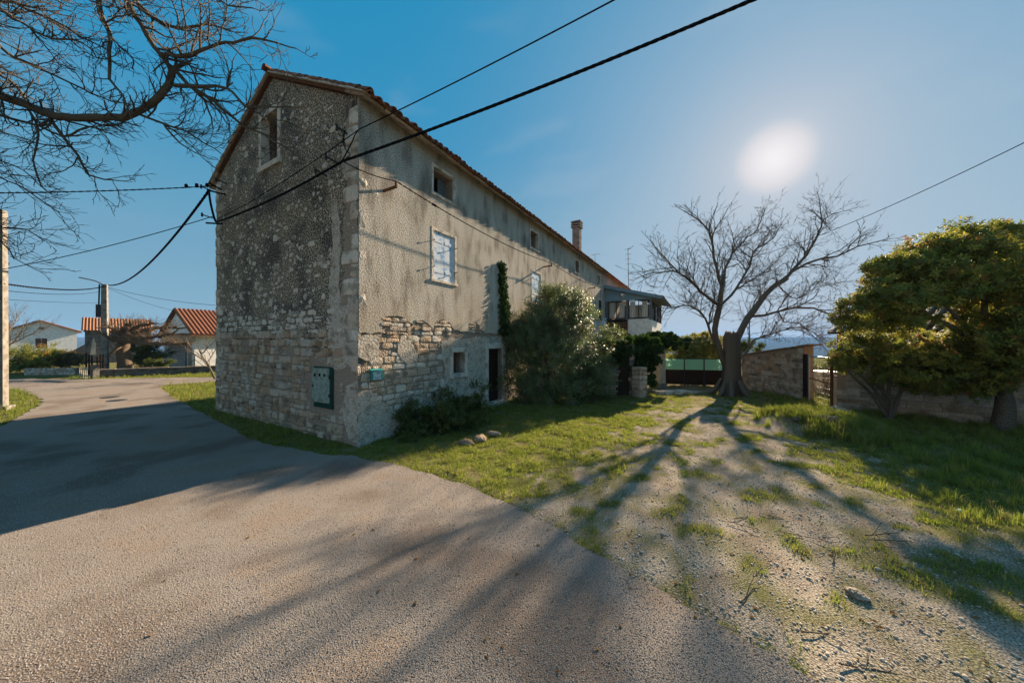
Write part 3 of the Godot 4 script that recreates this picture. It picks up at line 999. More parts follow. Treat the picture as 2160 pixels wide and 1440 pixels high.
	for i in upper.size():
		var r := upper[i]
		var w := part("window", house)
		window_frame(w, r, 0.085, -0.1, 0.05, M.limestone)
		var leafm: Material = M.paint_pale if i < 3 else M.green_paint
		for s in 2:
			var x0: float = r.position.x + 0.008 + s * r.size.x * 0.5
			var x1: float = x0 + r.size.x * 0.5 - 0.012
			var mb := MB.new()
			mb.box(x0, x1, r.position.y + 0.01, r.end.y - 0.01, -0.02, 0.012)
			for k in 2:
				mb.box(x0 + 0.03, x1 - 0.03, r.position.y + 0.22 + k * 0.95, r.position.y + 0.32 + k * 0.95, 0.0125, 0.022)
			obj("shutter", mb, leafm, w)
			for k in 2:
				var hx: float = r.position.x - 0.05 if s == 0 else r.end.x + 0.01
				var y: float = r.position.y + 0.36 + k * 0.8
				var h := MB.new()
				h.rod(Vector3(hx, y, 0.0), Vector3(hx, y, 0.135), 0.012)
				h.rod(Vector3(hx, y, 0.13), Vector3(hx, y + 0.045, 0.13), 0.012)
				obj("hinge_pin", h, M.iron, w)
		box_obj("backing", r.position.x, r.end.x, r.position.y, r.end.y, -0.5, -0.46, M.wood_dark, w)
	var lw := part("small_window", house)
	window_frame(lw, low_win, 0.14, -0.2, 0.05, M.limestone)
	box_obj("board", low_win.position.x, low_win.end.x, low_win.position.y, low_win.end.y, -0.42, -0.38, M.wood_brown, lw)
	var dr := part("door", house)
	for k in 5:
		box_obj("plank", door.position.x + 0.21 * k, door.position.x + 0.21 * k + 0.2, -0.1, door.end.y, -0.24, -0.19, M.wood_dark, dr)
	box_obj("jamb", door.position.x - 0.17, door.position.x, 0.0, door.end.y, -0.18, 0.062, M.limestone, dr)
	box_obj("jamb", door.end.x, door.end.x + 0.17, 0.0, door.end.y, -0.18, 0.062, M.limestone, dr)
	box_obj("lintel", door.position.x - 0.2, door.end.x + 0.2, door.end.y, door.end.y + 0.24, -0.18, 0.064, M.limestone, dr)
	box_obj("step", door.position.x - 0.1, door.end.x + 0.1, -0.2, 0.1, -0.18, 0.24, M.limestone, dr)

	# the gable towards the road
	var gt := Transform3D(Basis(Vector3(0, 0, 1), Vector3.UP, Vector3(-1, 0, 0)), Vector3.ZERO)
	var g0 := gab(553, 345)
	var g1 := gab(587, 262)
	var gw := Rect2(g0.z, g0.y - 0.12, g1.z - g0.z, 1.5)
	var outline := PackedVector2Array([Vector2(-WID, -0.4), Vector2(-0.5, -0.4), Vector2(-0.5, EAVE + 0.2), Vector2(-WID / 2, EAVE + RISE), Vector2(-WID, EAVE)])
	outline = PackedVector2Array([Vector2(-WID, -0.4), Vector2(0, -0.4), Vector2(0, EAVE), Vector2(-WID / 2, EAVE + RISE), Vector2(-WID, EAVE)])
	var gable := obj("gable_wall", walled(outline, [gw], -0.49, 0.0, gt), M.render_dark, house)
	# mortar bed of the bare foot, with a ragged upper edge
	var foot: Array = [Vector2(-WID + 0.01, -0.4), Vector2(-0.01, -0.4), Vector2(-0.01, 2.5), Vector2(-0.6, 2.3), Vector2(-1.6, 2.15), Vector2(-2.6, 2.4), Vector2(-4.0, 2.45), Vector2(-5.2, 2.65), Vector2(-6.5, 2.5), Vector2(-7.5, 2.75), Vector2(-WID + 0.01, 2.7)]
	obj("mortar_bed", walled(ragged(foot, 0.12, 0.05), [], 0.002, 0.012, gt), M.mortar, gable)
	var cab := [gab(665, 772), gab(705, 863)]
	var n_small := MB.new()
	courses(-WID + 0.02, -0.55, -0.05, 4.6, Vector2(0.14, 0.27), Vector2(0.2, 0.52), 0.02, func(x, y, w, h):
		if x + w / 2 > cab[0].z - 0.12 and x - w / 2 < cab[1].z + 0.12 and y > cab[1].y - 0.1 and y < cab[0].y + 0.15:
			return
		var gone := smoothstep(2.0, 4.6, y + 1.2 * nz.get_noise_2d(x * 0.8, y * 0.8)) * 0.97
		if rng.randf() < gone + 0.03:
			return
		if y > 2.75:
			var less := 1.0 - 0.5 * smoothstep(2.6, 4.3, y)
			n_small.add(stone(w * rr(0.8, 1.0) * less, h * rr(0.85, 1.0) * less, rr(0.01, 0.035), 0.05, 0.3), gt * Transform3D(Basis(), Vector3(x, y, 0)))
			return
		obj("stone", stone(w, h, rr(0.022, 0.06)), stone_mat(), gable, gt * Transform3D(Basis(), Vector3(x, y, 0))))
	for k in 130:
		var y := 2.5 + 7.0 * pow(rng.randf(), 1.35)
		var x := rr(-WID + 0.5, -0.9)
		if gw.grow(0.3).has_point(Vector2(x, y)) or y > EAVE + RISE * (1.0 - absf(x + WID / 2) / (WID / 2)) - 0.35:
			continue
		var q := stone(rr(0.09, 0.3), rr(0.07, 0.2), rr(0.006, 0.018), 0.03, 0.4)
		var qt := gt * Transform3D(Basis(), Vector3(x, y, 0))
		if k < 30:
			obj("stone", q, M.limestone if k % 2 == 0 else M.stone_4, gable, qt)
		else:
			n_small.add(q, qt)
	for k in 2200:
		var y := 2.0 + 8.0 * pow(rng.randf(), 1.25)
		var x := rr(-WID + 0.1, -0.1)
		if y > EAVE + RISE * (1.0 - absf(x + WID / 2) / (WID / 2)) - 0.25 or gw.grow(0.2).has_point(Vector2(x, y)):
			continue
		if rng.randf() > 0.5 + nz.get_noise_2d(x * 0.7, y * 0.7):
			continue
		var s := rr(0.018, 0.07)
		n_small.lump(gt * Vector3(x, y, 0.0), Vector3(s * 0.35, s * rr(0.6, 1.0), s * rr(0.8, 1.4)), rng, 0.3, 3, 6)
	struct(obj("stone_chips", n_small, M.limestone, gable), "stuff")
	# corner stones, right and left, in a pale mortar bed
	var bedq: Array = [Vector2(-0.012, 0.9), Vector2(-0.012, 8.2), Vector2(-0.45, 8.0), Vector2(-0.5, 7.0), Vector2(-0.38, 6.2), Vector2(-0.6, 5.4), Vector2(-0.5, 4.5), Vector2(-0.7, 3.6), Vector2(-0.6, 2.6), Vector2(-0.75, 1.6)]
	obj("mortar_bed", walled(ragged(bedq, 0.1, 0.045), [], 0.0015, 0.009, gt), M.mortar, gable)
	for side in 2:
		var y := -0.1
		var k := 0
		while y < 8.1:
			var h := rr(0.26, 0.46)
			var w := rr(0.42, 0.68) if k % 2 == 0 else rr(0.24, 0.38)
			var q := stone(w, h - 0.015, rr(0.026, 0.038), 0.06, 0.16)
			var x := -w / 2 + 0.015 if side == 0 else -WID + w / 2 - 0.015
			if (y > 1.0 or side == 1) and rng.randf() < 0.82:
				obj("quoin", q, [M.limestone, M.stone_2, M.limestone, M.stone_4][rng.randi() % 4], gable, gt * Transform3D(Basis(), Vector3(x, y + h / 2, 0.0)))
			y += h
			k += 1
	# pale mortar run beside the corner stones
	var run: Array = []
	for q in [[700, 420], [712, 420], [720, 520], [716, 600], [726, 690], [722, 760], [690, 770], [700, 690], [696, 600], [702, 520]]:
		var p := gab(q[0], q[1])
		run.append(Vector2(p.z, p.y))
	obj("mortar_patch", walled(ragged(run, 0.12, 0.04), [], 0.002, 0.02, gt), M.plaster_smooth, gable)
	for q in [[[706, 640], [752, 650], [752, 770], [702, 780], [690, 720]], [[722, 320], [750, 300], [750, 372], [726, 380]], [[735, 810], [755, 805], [755, 930], [738, 930], [720, 870]]]:
		var ps: Array = []
		for w in q:
			var p := gab(w[0], w[1])
			ps.append(Vector2(p.z if p.z < -0.06 else 0.0, p.y))
		obj("mortar_patch", walled(ragged(ps, 0.1, 0.035), [], 0.003, 0.022, gt), M.plaster_smooth, gable)
	var gwin := part("gable_window", house)
	window_frame(gwin, gw, 0.16, -0.2, 0.04, M.limestone, gt)
	box_obj("shutter", gw.position.x, gw.position.x + gw.size.x * 0.55, gw.position.y, gw.end.y, -0.4, -0.35, M.wood_brown, gwin, gt)
	# the two walls at the back
	obj("back_wall", walled(PackedVector2Array([Vector2(0.5, -3), Vector2(LEN - 0.5, -3), Vector2(LEN - 0.5, EAVE), Vector2(0.5, EAVE)]), [], -WID, -WID + 0.5), M.render_dark, house)
	var gt2 := Transform3D(gt.basis, Vector3(LEN - 0.5, 0, 0))
	outline[0].y = -3.0
	outline[1].y = -3.0
	obj("gable_wall", walled(outline, [], -0.5, 0.0, gt2), M.plaster_smooth, house)
	build_roof(house)

	# chimney
	var ch := part("chimney", house, Transform3D(Basis(), Vector3(19.6, 0, -1.2)))
	box_obj("shaft", -0.28, 0.28, 8.3, 11.35, -0.28, 0.28, M.concrete, ch)
	for k in 3:
		box_obj("cap_slab", -0.37, 0.37, 11.35 + 0.2 * k, 11.45 + 0.2 * k, -0.37, 0.37, M.concrete, ch)
		if k < 2:
			for sx in [-1, 1]:
				for sz in [-1, 1]:
					box_obj("cap_block", sx * 0.26 - 0.07, sx * 0.26 + 0.07, 11.4505 + 0.2 * k, 11.5495 + 0.2 * k, sz * 0.26 - 0.07, sz * 0.26 + 0.07, M.soot_wall, ch)
	# aerials
	var an := MB.new()
	var a0 := HI * P(1327, 612, 29.5)
	var a1 := HI * P(1325, 525, 29.5)
	an.rod(a0 - Vector3(0, 1.2, 0), a1, 0.025)
	for k in 4:
		var y: float = a1.y - 0.02 - 0.45 * k
		an.rod(Vector3(a1.x - 0.02, y, a1.z - 0.3 + 0.04 * k), Vector3(a1.x + 0.02, y, a1.z + 0.3 - 0.02 * k), 0.014)
	an.rod(a1, a1 + Vector3(0.1, 0.25, 0.45), 0.02)
	for k in 5:
		an.rod(a1 + Vector3(0.1, 0.25, 0.45) * (0.2 * k) + Vector3(0.16, 0, 0), a1 + Vector3(0.1, 0.25, 0.45) * (0.2 * k) - Vector3(0.16, 0, 0), 0.008)
	obj("aerial", an, M.iron, house)
	var an2 := MB.new()
	var b0 := Vector3(24.0, 8.9, -1.0)
	an2.rod(b0, b0 + Vector3(0, 1.5, 0), 0.02)
	an2.rod(b0 + Vector3(0, 1.4, -0.45), b0 + Vector3(0, 1.4, 0.45), 0.012)
	for k in 5:
		an2.rod(b0 + Vector3(-0.2, 1.4, -0.4 + 0.2 * k), b0 + Vector3(0.2, 1.4, -0.4 + 0.2 * k), 0.008)
	obj("aerial", an2, M.iron, house)
	# iron brackets for the service lines
	for q in [Vector3(0.7, 6.38, 0.0), Vector3(10.6, 6.4, 0.0), Vector3(18.6, 6.4, 0.0)]:
		var b := MB.new()
		b.box(q.x - 0.025, q.x + 0.025, q.y - 0.03, q.y + 0.03, -0.05, 0.52)
		b.rod(q + Vector3(0, 0.02, 0.49), q + Vector3(0, 0.14, 0.49), 0.03)
		obj("wire_bracket", b, M.rust, house)
	for q in [[712, 345], [690, 372], [448, 460], [446, 402], [478, 388], [735, 285]]:
		var p := gab(q[0], q[1])
		var b := MB.new()
		b.rod(Vector3(0.05, p.y, p.z), Vector3(-0.32, p.y + 0.03, p.z + 0.02), 0.022)
		b.rod(Vector3(-0.3, p.y - 0.04, p.z), Vector3(-0.3, p.y + 0.1, p.z), 0.03)
		obj("wire_bracket", b, M.iron, house)
	# the meter cupboard and the letter box
	var mz: float = (cab[0].z + cab[1].z) / 2.0
	var mw: float = cab[1].z - cab[0].z
	var mh: float = cab[0].y - cab[1].y
	var mt := HT * gt * Transform3D(Basis(Vector3(0, 0, 1), 0.0), Vector3(mz, cab[1].y, 0.0))
	var mc := thing("meter_cabinet", "grey green metal meter cupboard with three round windows on the gable wall", "meter cabinet", mt)
	box_obj("housing", -mw / 2, mw / 2, 0.0, mh, -0.02, 0.05, M.green_paint, mc)
	var dt := Transform3D(Basis(Vector3(0, 0, 1), 0.015), Vector3(0, 0, 0))
	box_obj("door", -mw / 2 - 0.03, mw / 2 - 0.1, mh * 0.13, mh * 0.97, 0.05, 0.075, M.box_green, mc, dt)
	for k in 3:
		var w := MB.new()
		var c := Vector3(-mw * 0.36 + k * mw * 0.255, mh * 0.80, 0.076)
		var ov := PackedVector3Array([c + Vector3(0, 0, -0.01), c + Vector3(0, 0, 0.006)])
		w.tube(ov, PackedFloat32Array([0.045, 0.04]), 14)
		obj("round_window", w, M.black, mc, dt)
	for k in 2:
		box_obj("hinge", mw / 2 - 0.11, mw / 2 - 0.07, mh * (0.28 + 0.44 * k), mh * (0.36 + 0.44 * k), 0.05, 0.095, M.iron, mc)
	box_obj("lock", -mw / 2 + 0.01, -mw / 2 + 0.05, mh * 0.5, mh * 0.56, 0.076, 0.09, M.iron, mc, dt)
	var l0 := fac(779, 802)
	var l1 := fac(800, 776)
	var lb := thing("letter_box", "small teal letter box with pale front on the house corner", "letter box", HT * Transform3D(Basis(Vector3.UP, -0.25), Vector3((l0.x + l1.x) / 2, l0.y, 0.03)))
	var lh := l1.y - l0.y
	var hw := (l1.x - l0.x) / 2.0
	box_obj("body", -hw, hw, 0, lh * 0.88, 0, 0.11, M.post_teal, lb)
	var lid := MB.new()
	lid.quad(Vector3(-hw - 0.01, lh, 0), Vector3(hw + 0.01, lh, 0), Vector3(hw + 0.01, lh * 0.87, 0.14), Vector3(-hw - 0.01, lh * 0.87, 0.14), Vector3(0, 1, 1))
	lid.quad(Vector3(-hw - 0.01, lh * 0.8805, 0), Vector3(hw + 0.01, lh * 0.8805, 0), Vector3(hw + 0.01, lh * 0.87, 0.1395), Vector3(-hw - 0.01, lh * 0.87, 0.1395), Vector3(0, -1, 0))
	for s in [-1, 1]:
		lid.flat(Vector3(s * (hw + 0.01), lh, 0), Vector3(s * (hw + 0.01), lh * 0.8805, 0), Vector3(s * (hw + 0.01), lh * 0.87, 0.14), Vector3(s, 0, 0))
	obj("lid", lid, M.post_teal, lb)
	var fr := PackedVector2Array([Vector2(-hw * 0.72, lh * 0.06), Vector2(hw * 0.72, lh * 0.06), Vector2(hw * 0.62, lh * 0.35), Vector2(hw * 0.78, lh * 0.8), Vector2(-hw * 0.78, lh * 0.72), Vector2(-hw * 0.62, lh * 0.35)])
	var fm := MB.new()
	fm.slab(fr, 0.1105, 0.122)
	obj("front_plate", fm, M.post_pale, lb)
	box_obj("slot", -hw * 0.1, hw * 0.5, lh * 0.6, lh * 0.66, 0.1222, 0.126, M.black, lb)
	for q in [[-0.3, 0.2], [0.3, 0.2], [0.0, 0.14]]:
		box_obj("view_hole", hw * q[0] - 0.012, hw * q[0] + 0.012, lh * q[1], lh * q[1] + 0.02, 0.1222, 0.125, M.black, lb)

func build_roof(house: Node) -> void:
	var s := sin(atan2(RISE, WID / 2))
	var c := cos(atan2(RISE, WID / 2))
	var slope := (WID / 2 + 0.36) / c
	var roof := part("roof", house)
	for side in 2:
		var zc := c if side == 0 else -c
		var xs := 1.0 if side == 0 else -1.0
		var t := Transform3D(Basis(Vector3(xs, 0, 0), Vector3(0, c, s if side == 0 else -s), Vector3(0, -s, zc)), Vector3(0, EAVE + RISE + 0.012, -WID / 2))
		var x0 := -0.10
		var x1 := LEN + 0.1
		# eave stones, each its own, then the boarded bed
		var x := x0
		while x < x1 - 0.1:
			var w := minf(rr(0.55, 0.95), x1 - x)
			var l := slope + rr(-0.05, 0.03)
			var mb := MB.new()
			var a := x * xs
			var b := (x + w - 0.008) * xs
			mb.bbox(minf(a, b), maxf(a, b), rr(0.0, 0.008), 0.075 + rr(-0.006, 0.006), slope - 0.85, l, 0.008)
			if side == 0:
				obj("eave_slab", mb, [M.stone_1, M.stone_3, M.stone_5, M.stone_0][rng.randi() % 4], roof, t)
			elif x < x0 + 0.01:
				var bed := MB.new()
				bed.box(-x1, -x0, 0.0, 0.075, slope - 0.85, slope, Transform3D())
				obj("eave_bed", bed, M.stone_1, roof, t)
			x += w
		box_obj("roof_bed", minf(x0 * xs, x1 * xs), maxf(x0 * xs, x1 * xs), 0.002, 0.07, 0.0, slope - 0.851, M.wood_brown, roof, t)
		# rows of half-round tiles above it
		var sheet := MB.new()
		var cols := int((x1 - x0) / 0.21)
		for i in cols:
			var cx := (x0 + 0.105 + 0.21 * i) * xs
			for k in 6:
				var a0 := PI * k / 6.0
				var a1 := PI * (k + 1) / 6.0
				var p0 := Vector3(cx + cos(a0) * 0.085, 0.10 + sin(a0) * 0.07, 0)
				var p1 := Vector3(cx + cos(a1) * 0.085, 0.10 + sin(a1) * 0.07, 0)
				var dz := Vector3(0, 0, slope - 0.2)
				sheet.quad(p0, p1, p1 + dz, p0 + dz, Vector3(cos((a0 + a1) / 2), sin((a0 + a1) / 2), 0))
		sheet.quad(Vector3(x0 * xs, 0.088, 0), Vector3(x1 * xs, 0.088, 0), Vector3(x1 * xs, 0.088, slope - 0.2), Vector3(x0 * xs, 0.088, slope - 0.2), Vector3.UP)
		struct(obj("roof_tiles", sheet, M.tile_1, roof, t), "stuff")
		if side == 0:
			var cover: Array = []
			var chan: Array = []
			for k in 3:
				cover.append(tile_mesh(0.44, 0.082 + 0.004 * k, 0.094 + 0.004 * k, 0.014, PI, 6))
				chan.append(tile_mesh(0.44, 0.094, 0.086, 0.014, PI * 0.85, 5, true))
			var rest := SurfaceTool.new()
			rest.begin(Mesh.PRIMITIVE_TRIANGLES)
			var rest_n := 0
			for i in cols:
				for q in 2:
					var px := x0 + 0.105 + 0.21 * i + (0.105 if q == 1 else 0.0)
					var tt := t * Transform3D(Basis(Vector3.UP, rr(-0.05, 0.05)) * Basis(Vector3.RIGHT, rr(-0.04, 0.03)), Vector3(px + rr(-0.012, 0.012), (0.098 if q == 0 else 0.168) + rr(-0.004, 0.008), slope - 0.33 + rr(-0.035, 0.035) - (0.0 if q == 0 else 0.02)))
					var me: ArrayMesh = (cover if q == 0 else chan)[rng.randi() % 3]
					if i < 64:
						obj("eave_tile", me, tile_mat(), roof, tt)
					else:
						rest.append_from(me, 0, tt)
			struct(obj("eave_tile_rows", rest.commit(), M.tile_0, roof), "stuff")
		# verge along the gable: mortar bed and one line of tiles
		var vb := MB.new()
		var pts := 14
		for k in pts:
			var z0 := slope * k / pts
			vb.bbox(minf(-0.16 * xs, 0.06 * xs) + rr(-0.012, 0.012), maxf(-0.16 * xs, 0.06 * xs), 0.077, 0.118 + rr(-0.01, 0.012), z0 + 0.002, slope * (k + 1) / pts, 0.006)
		obj("verge_mortar", vb, M.plaster_smooth, roof, t)
		var vt := tile_mesh(0.46, 0.085, 0.1, 0.015, PI, 6)
		for k in pts:
			var m := tile_mat()
			obj("verge_tile", vt, m, roof, t * Transform3D(Basis(Vector3.UP, rr(-0.05, 0.05)) * Basis(Vector3.RIGHT, -0.03), Vector3(-0.06 * xs, 0.122, slope * k / pts + rr(-0.02, 0.02))))
	var ridge := tile_mesh(0.48, 0.11, 0.13, 0.016, PI, 6)
	for k in 8:
		obj("ridge_tile", ridge, tile_mat(), roof, Transform3D(Basis(Vector3.UP, -PI / 2), Vector3(0.24 + 0.4 * k, EAVE + RISE + 0.15, -WID / 2)))
	var rl := SurfaceTool.new()
	rl.begin(Mesh.PRIMITIVE_TRIANGLES)
	for k in 77:
		rl.append_from(ridge, 0, Transform3D(Basis(Vector3.UP, -PI / 2), Vector3(3.44 + 0.4 * k, EAVE + RISE + 0.15, -WID / 2)))
	struct(obj("ridge_tiles", rl.commit(), M.tile_1, roof), "stuff")

# ---------------------------------------------------------------- the glazed porch and the ivy yard wall before it
func build_porch() -> void:
	var t := HT
	var p := thing("glazed_porch", "raised glazed porch with blue board gable at the far end of the house", "porch", t)
	var x0 := 23.3
	var x1 := 31.0
	var w := 3.8
	box_obj("floor_slab", x0, x1, 2.55, 2.75, 0.04, w, M.concrete, p)
	box_obj("front_wall", x0, x1, -1.2, 2.549, w - 0.25, w - 0.02, M.yellow_wall, p)
	box_obj("end_wall", x0 + 0.02, x0 + 0.25, -1.2, 2.549, 0.04, w - 0.26, M.soot_wall, p)
	# parapets
	box_obj("parapet", x0, x0 + 0.12, 2.751, 4.35, 1.95, w, M.whitewash, p)
	box_obj("parapet", x0 + 0.121, x1, 2.751, 4.25, w - 0.12, w, M.whitewash, p)
	for k in 6:
		box_obj("plank", x0 + 0.02, x0 + 0.06, 2.76 + 0.27 * k, 3.02 + 0.27 * k, 0.1, 1.9, M.wood_brown if k != 5 else M.wood_dark, p)
	box_obj("screen_wall", x1 - 0.15, x1, 2.751, 6.3, 0.04, w - 0.13, M.whitewash, p)
	# posts
	for q in [[x0, 0.06], [x0, 1.78], [x0, w - 0.2], [x0 + 2.4, w - 0.2], [x0 + 5.0, w - 0.2], [x1 - 0.2, w - 0.2]]:
		box_obj("post", q[0] - 0.02, q[0] + 0.16, 2.76 if q[1] < 1.0 else 4.26, 6.0, q[1], q[1] + 0.2, M.wood_grey, p)
	# windows: frame with panes, on the near end and along the front
	for q in [[0.3, 1.74, 4.42, 5.88, 2], [2.0, w - 0.24, 4.42, 5.9, 2]]:
		var wn := part("window", p)
		var fb := MB.new()
		fb.box(x0 + 0.03, x0 + 0.09, q[2], q[2] + 0.06, q[0], q[1])
		fb.box(x0 + 0.03, x0 + 0.09, q[3] - 0.06, q[3], q[0], q[1])
		for k in q[4] + 1:
			var z: float = lerpf(q[0], q[1] - 0.05, float(k) / q[4])
			fb.box(x0 + 0.028, x0 + 0.092, q[2] + 0.061, q[3] - 0.061, z, z + 0.05)
		obj("frame", fb, M.wood_dark, wn)
		for k in q[4]:
			var za: float = lerpf(q[0], q[1] - 0.05, float(k) / q[4]) + 0.051
			var zb: float = lerpf(q[0], q[1] - 0.05, float(k + 1) / q[4]) - 0.001
			var pm := MB.new()
			pm.quad(Vector3(x0 + 0.06, q[2] + 0.06, za), Vector3(x0 + 0.06, q[2] + 0.06, zb), Vector3(x0 + 0.06, q[3] - 0.06, zb), Vector3(x0 + 0.06, q[3] - 0.06, za), Vector3(-1, 0, 0))
			obj("pane", pm, M.pane, wn)
	for q in [[x0 + 0.2, x0 + 2.36], [x0 + 2.58, x0 + 4.96], [x0 + 5.2, x1 - 0.24]]:
		var wn := part("window", p)
		var fb := MB.new()
		fb.box(q[0], q[1], 4.3, 4.36, w - 0.1, w - 0.04)
		fb.box(q[0], q[1], 5.74, 5.8, w - 0.1, w - 0.04)
		for k in 4:
			var x: float = lerpf(q[0], q[1] - 0.05, k / 3.0)
			fb.box(x, x + 0.05, 4.361, 5.739, w - 0.102, w - 0.038)
		obj("frame", fb, M.wood_dark, wn)
		for k in 3:
			var xa: float = lerpf(q[0], q[1] - 0.05, k / 3.0) + 0.051
			var xb: float = lerpf(q[0], q[1] - 0.05, (k + 1) / 3.0) - 0.001
			var pm := MB.new()
			pm.quad(Vector3(xa, 4.36, w - 0.07), Vector3(xb, 4.36, w - 0.07), Vector3(xb, 5.74, w - 0.07), Vector3(xa, 5.74, w - 0.07), Vector3(0, 0, 1))
			obj("pane", pm, M.pane, wn)
	# curtains behind the panes of the near end
	for q in [[0.42, 0.8], [1.22, 1.64], [2.08, 2.5], [3.02, 3.44]]:
		var cu := MB.new()
		for k in 6:
			var z0: float = lerpf(q[0], q[1], k / 6.0)
			var z1: float = lerpf(q[0], q[1], (k + 1) / 6.0)
			cu.quad(Vector3(x0 + 0.22 + 0.03 * (k % 2), 4.45, z0), Vector3(x0 + 0.22 + 0.03 * ((k + 1) % 2), 4.45, z1), Vector3(x0 + 0.22 + 0.03 * ((k + 1) % 2), 5.82, z1), Vector3(x0 + 0.22 + 0.03 * (k % 2), 5.82, z0), Vector3(-1, 0, 0))
		obj("curtain", cu, M.curtain, p)
	# board gable and roof, falling away from the house
	var gb := MB.new()
	var gt := Transform3D(Basis(Vector3(0, 0, 1), Vector3.UP, Vector3(-1, 0, 0)), Vector3(x0, 0, 0))
	gb.slab(PackedVector2Array([Vector2(0.04, 5.92), Vector2(w + 0.02, 5.92), Vector2(w + 0.02, 6.12), Vector2(0.04, 7.15)]), -0.05, 0.03, gt)
	obj("gable_board", gb, M.blue_board, p)
	box_obj("header", x0 + 0.05, x1, 5.81, 6.14, w - 0.14, w + 0.01, M.wood_grey, p)
	var an := atan2(1.03, w)
	var rt := Transform3D(Basis(Vector3(1, 0, 0), Vector3(0, cos(an), sin(an)), Vector3(0, -sin(an), cos(an))), Vector3(0, 7.17, 0.04))
	var rl := (w + 0.75) / cos(an)
	box_obj("roof_board", x0 - 0.3, x1 + 0.3, 0.0, 0.06, 0.0, rl, M.wood_grey, p, rt)
	box_obj("barge_board", x0 - 0.34, x0 - 0.301, -0.1, 0.12, 0.0, rl, M.blue_board, p, rt)
	var tiles := part("roof_tiles", p, rt)
	var tm := tile_mesh(0.45, 0.09, 0.105, 0.016, PI, 5)
	for i in 40:
		obj("tile", tm, tile_mat(), tiles, Transform3D(Basis(Vector3.RIGHT, 0.0), Vector3(x0 - 0.2 + 0.21 * i, 0.065 + rr(0, 0.01), rl - 0.42 + rr(-0.02, 0.03))))
	for j in 10:
		obj("tile", tm, tile_mat(), tiles, Transform3D(Basis(), Vector3(x0 - 0.22, 0.075, 0.05 + 0.42 * j)))
	var sheet := MB.new()
	for i in 40:
		for k in 5:
			var a0 := PI * k / 5.0
			var a1 := PI * (k + 1) / 5.0
			var c0 := Vector3(x0 - 0.2 + 0.21 * i + cos(a0) * 0.09, 0.062 + sin(a0) * 0.08, 0)
			var c1 := Vector3(x0 - 0.2 + 0.21 * i + cos(a1) * 0.09, 0.062 + sin(a1) * 0.08, 0)
			sheet.quad(c0, c1, c1 + Vector3(0, 0, rl - 0.4), c0 + Vector3(0, 0, rl - 0.4), Vector3(cos((a0 + a1) / 2), sin((a0 + a1) / 2), 0))
	struct(obj("tile_rows", sheet, M.tile_2, tiles), "stuff")
	var gut := MB.new()
	gut.rod(Vector3(x1 - 0.4, 5.95, w + 0.62), Vector3(x1 - 0.4, 5.2, w + 0.1), 0.04)
	gut.rod(Vector3(x1 - 0.4, 5.2, w + 0.1), Vector3(x1 - 0.4, 4.8, w + 0.06), 0.04)
	obj("rain_pipe", gut, M.wood_brown, p)
	var lp := MB.new()
	lp.tube(PackedVector3Array([Vector3(x0 - 0.04, 6.42, 1.5), Vector3(x0 - 0.14, 6.42, 1.5), Vector3(x0 - 0.2, 6.42, 1.5)]), PackedFloat32Array([0.19, 0.19, 0.1]), 14)
	obj("lamp", lp, M.lamp_glass, p)
	# a cloth hung over the near rail
	var cl := MB.new()
	var c0 := HI * P(1252, 676, 24.5)
	var rows := []
	for i in 9:
		var row := PackedVector3Array()
		for k in 9:
			var f := k / 8.0
			var g := i / 8.0
			row.append(HI * (P(1250 + 30 * f - 6 * g * (1.0 - f), 676 + 42 * g + 6 * sin(f * 5.0), 24.5) + Vector3(0, 0, 0.12 * sin(f * 11.0 + g * 2.0) + 0.06 * sin(g * 9.0))))
		rows.append(row)
	for i in 8:
		for k in 8:
			cl.quad(rows[i][k], rows[i][k + 1], rows[i + 1][k + 1], rows[i + 1][k], Vector3(-1, 0, 0.3))
	var sh := obj("hanging_sheet", cl, M.tarp, self, HT)
	tag(sh, "pale blue plastic sheet hanging beside the raised porch", "sheet")
	var post := MB.new()
	var q0 := G(1250, 838)
	post.rod(P(1250, 674, 24.45), Vector3(P(1250, 674, 24.45).x, 0, -24.45), 0.05)
	post.rod(P(1250, 675, 24.45), P(1283, 675, 24.45), 0.03)
	tag(obj("sheet_rail", post, M.iron, self), "thin iron rail and post that carry the pale blue sheet", "rail")

	# low yard wall under the ivy, its pillar, gate post, step
	var a := G(1252, 835)
	var b := G(1340, 834)
	var yw := thing("yard_wall", "dark stone yard wall under hanging ivy right of the oleander", "wall")
	var wt := Transform3D(Basis(Vector3.UP, -atan2((b - a).z, (b - a).x)), a)
	var L := a.distance_to(b)
	var yb := box_obj("wall_body", 0, L, -0.2, 2.35, -0.45, -0.06, M.soot_wall, yw, wt)
	courses(0.0, L, 0.0, 2.3, Vector2(0.16, 0.26), Vector2(0.25, 0.55), 0.02, func(x, y, ww, h):
		if x > 1.05 and x < 1.75 and y < 1.9:
			return
		obj("stone", stone(ww, h, rr(0.0, 0.03)), [M.stone_5, M.soot_wall, M.stone_1][rng.randi() % 3], yw, wt * Transform3D(Basis(), Vector3(x, y, -0.06))))
	box_obj("door", 1.08, 1.72, 0.0, 1.85, -0.09, -0.05, M.wood_dark, yw, wt)
	var pil := thing("stone_pillar", "short squared stone pillar at the end of the ivy wall", "pillar", at(G(1349, 836), 0.5))
	var y := -0.05
	while y < 1.35:
		var h := rr(0.16, 0.24)
		var mb := MB.new()
		var e := rr(-0.02, 0.02)
		mb.bbox(-0.24 + e, 0.24 + e, y, y + h - 0.014, -0.24 - e, 0.24 - e, 0.02)
		obj("stone", mb, stone_mat(), pil)
		y += h
	box_obj("mortar_core", -0.2, 0.2, -0.1, y - 0.03, -0.2, 0.2, M.mortar, pil)
	var gp := thing("gate_post", "tall yellowish plastered gate post between ivy and green gate", "gate post", at(G(1391, 816), 0.52))
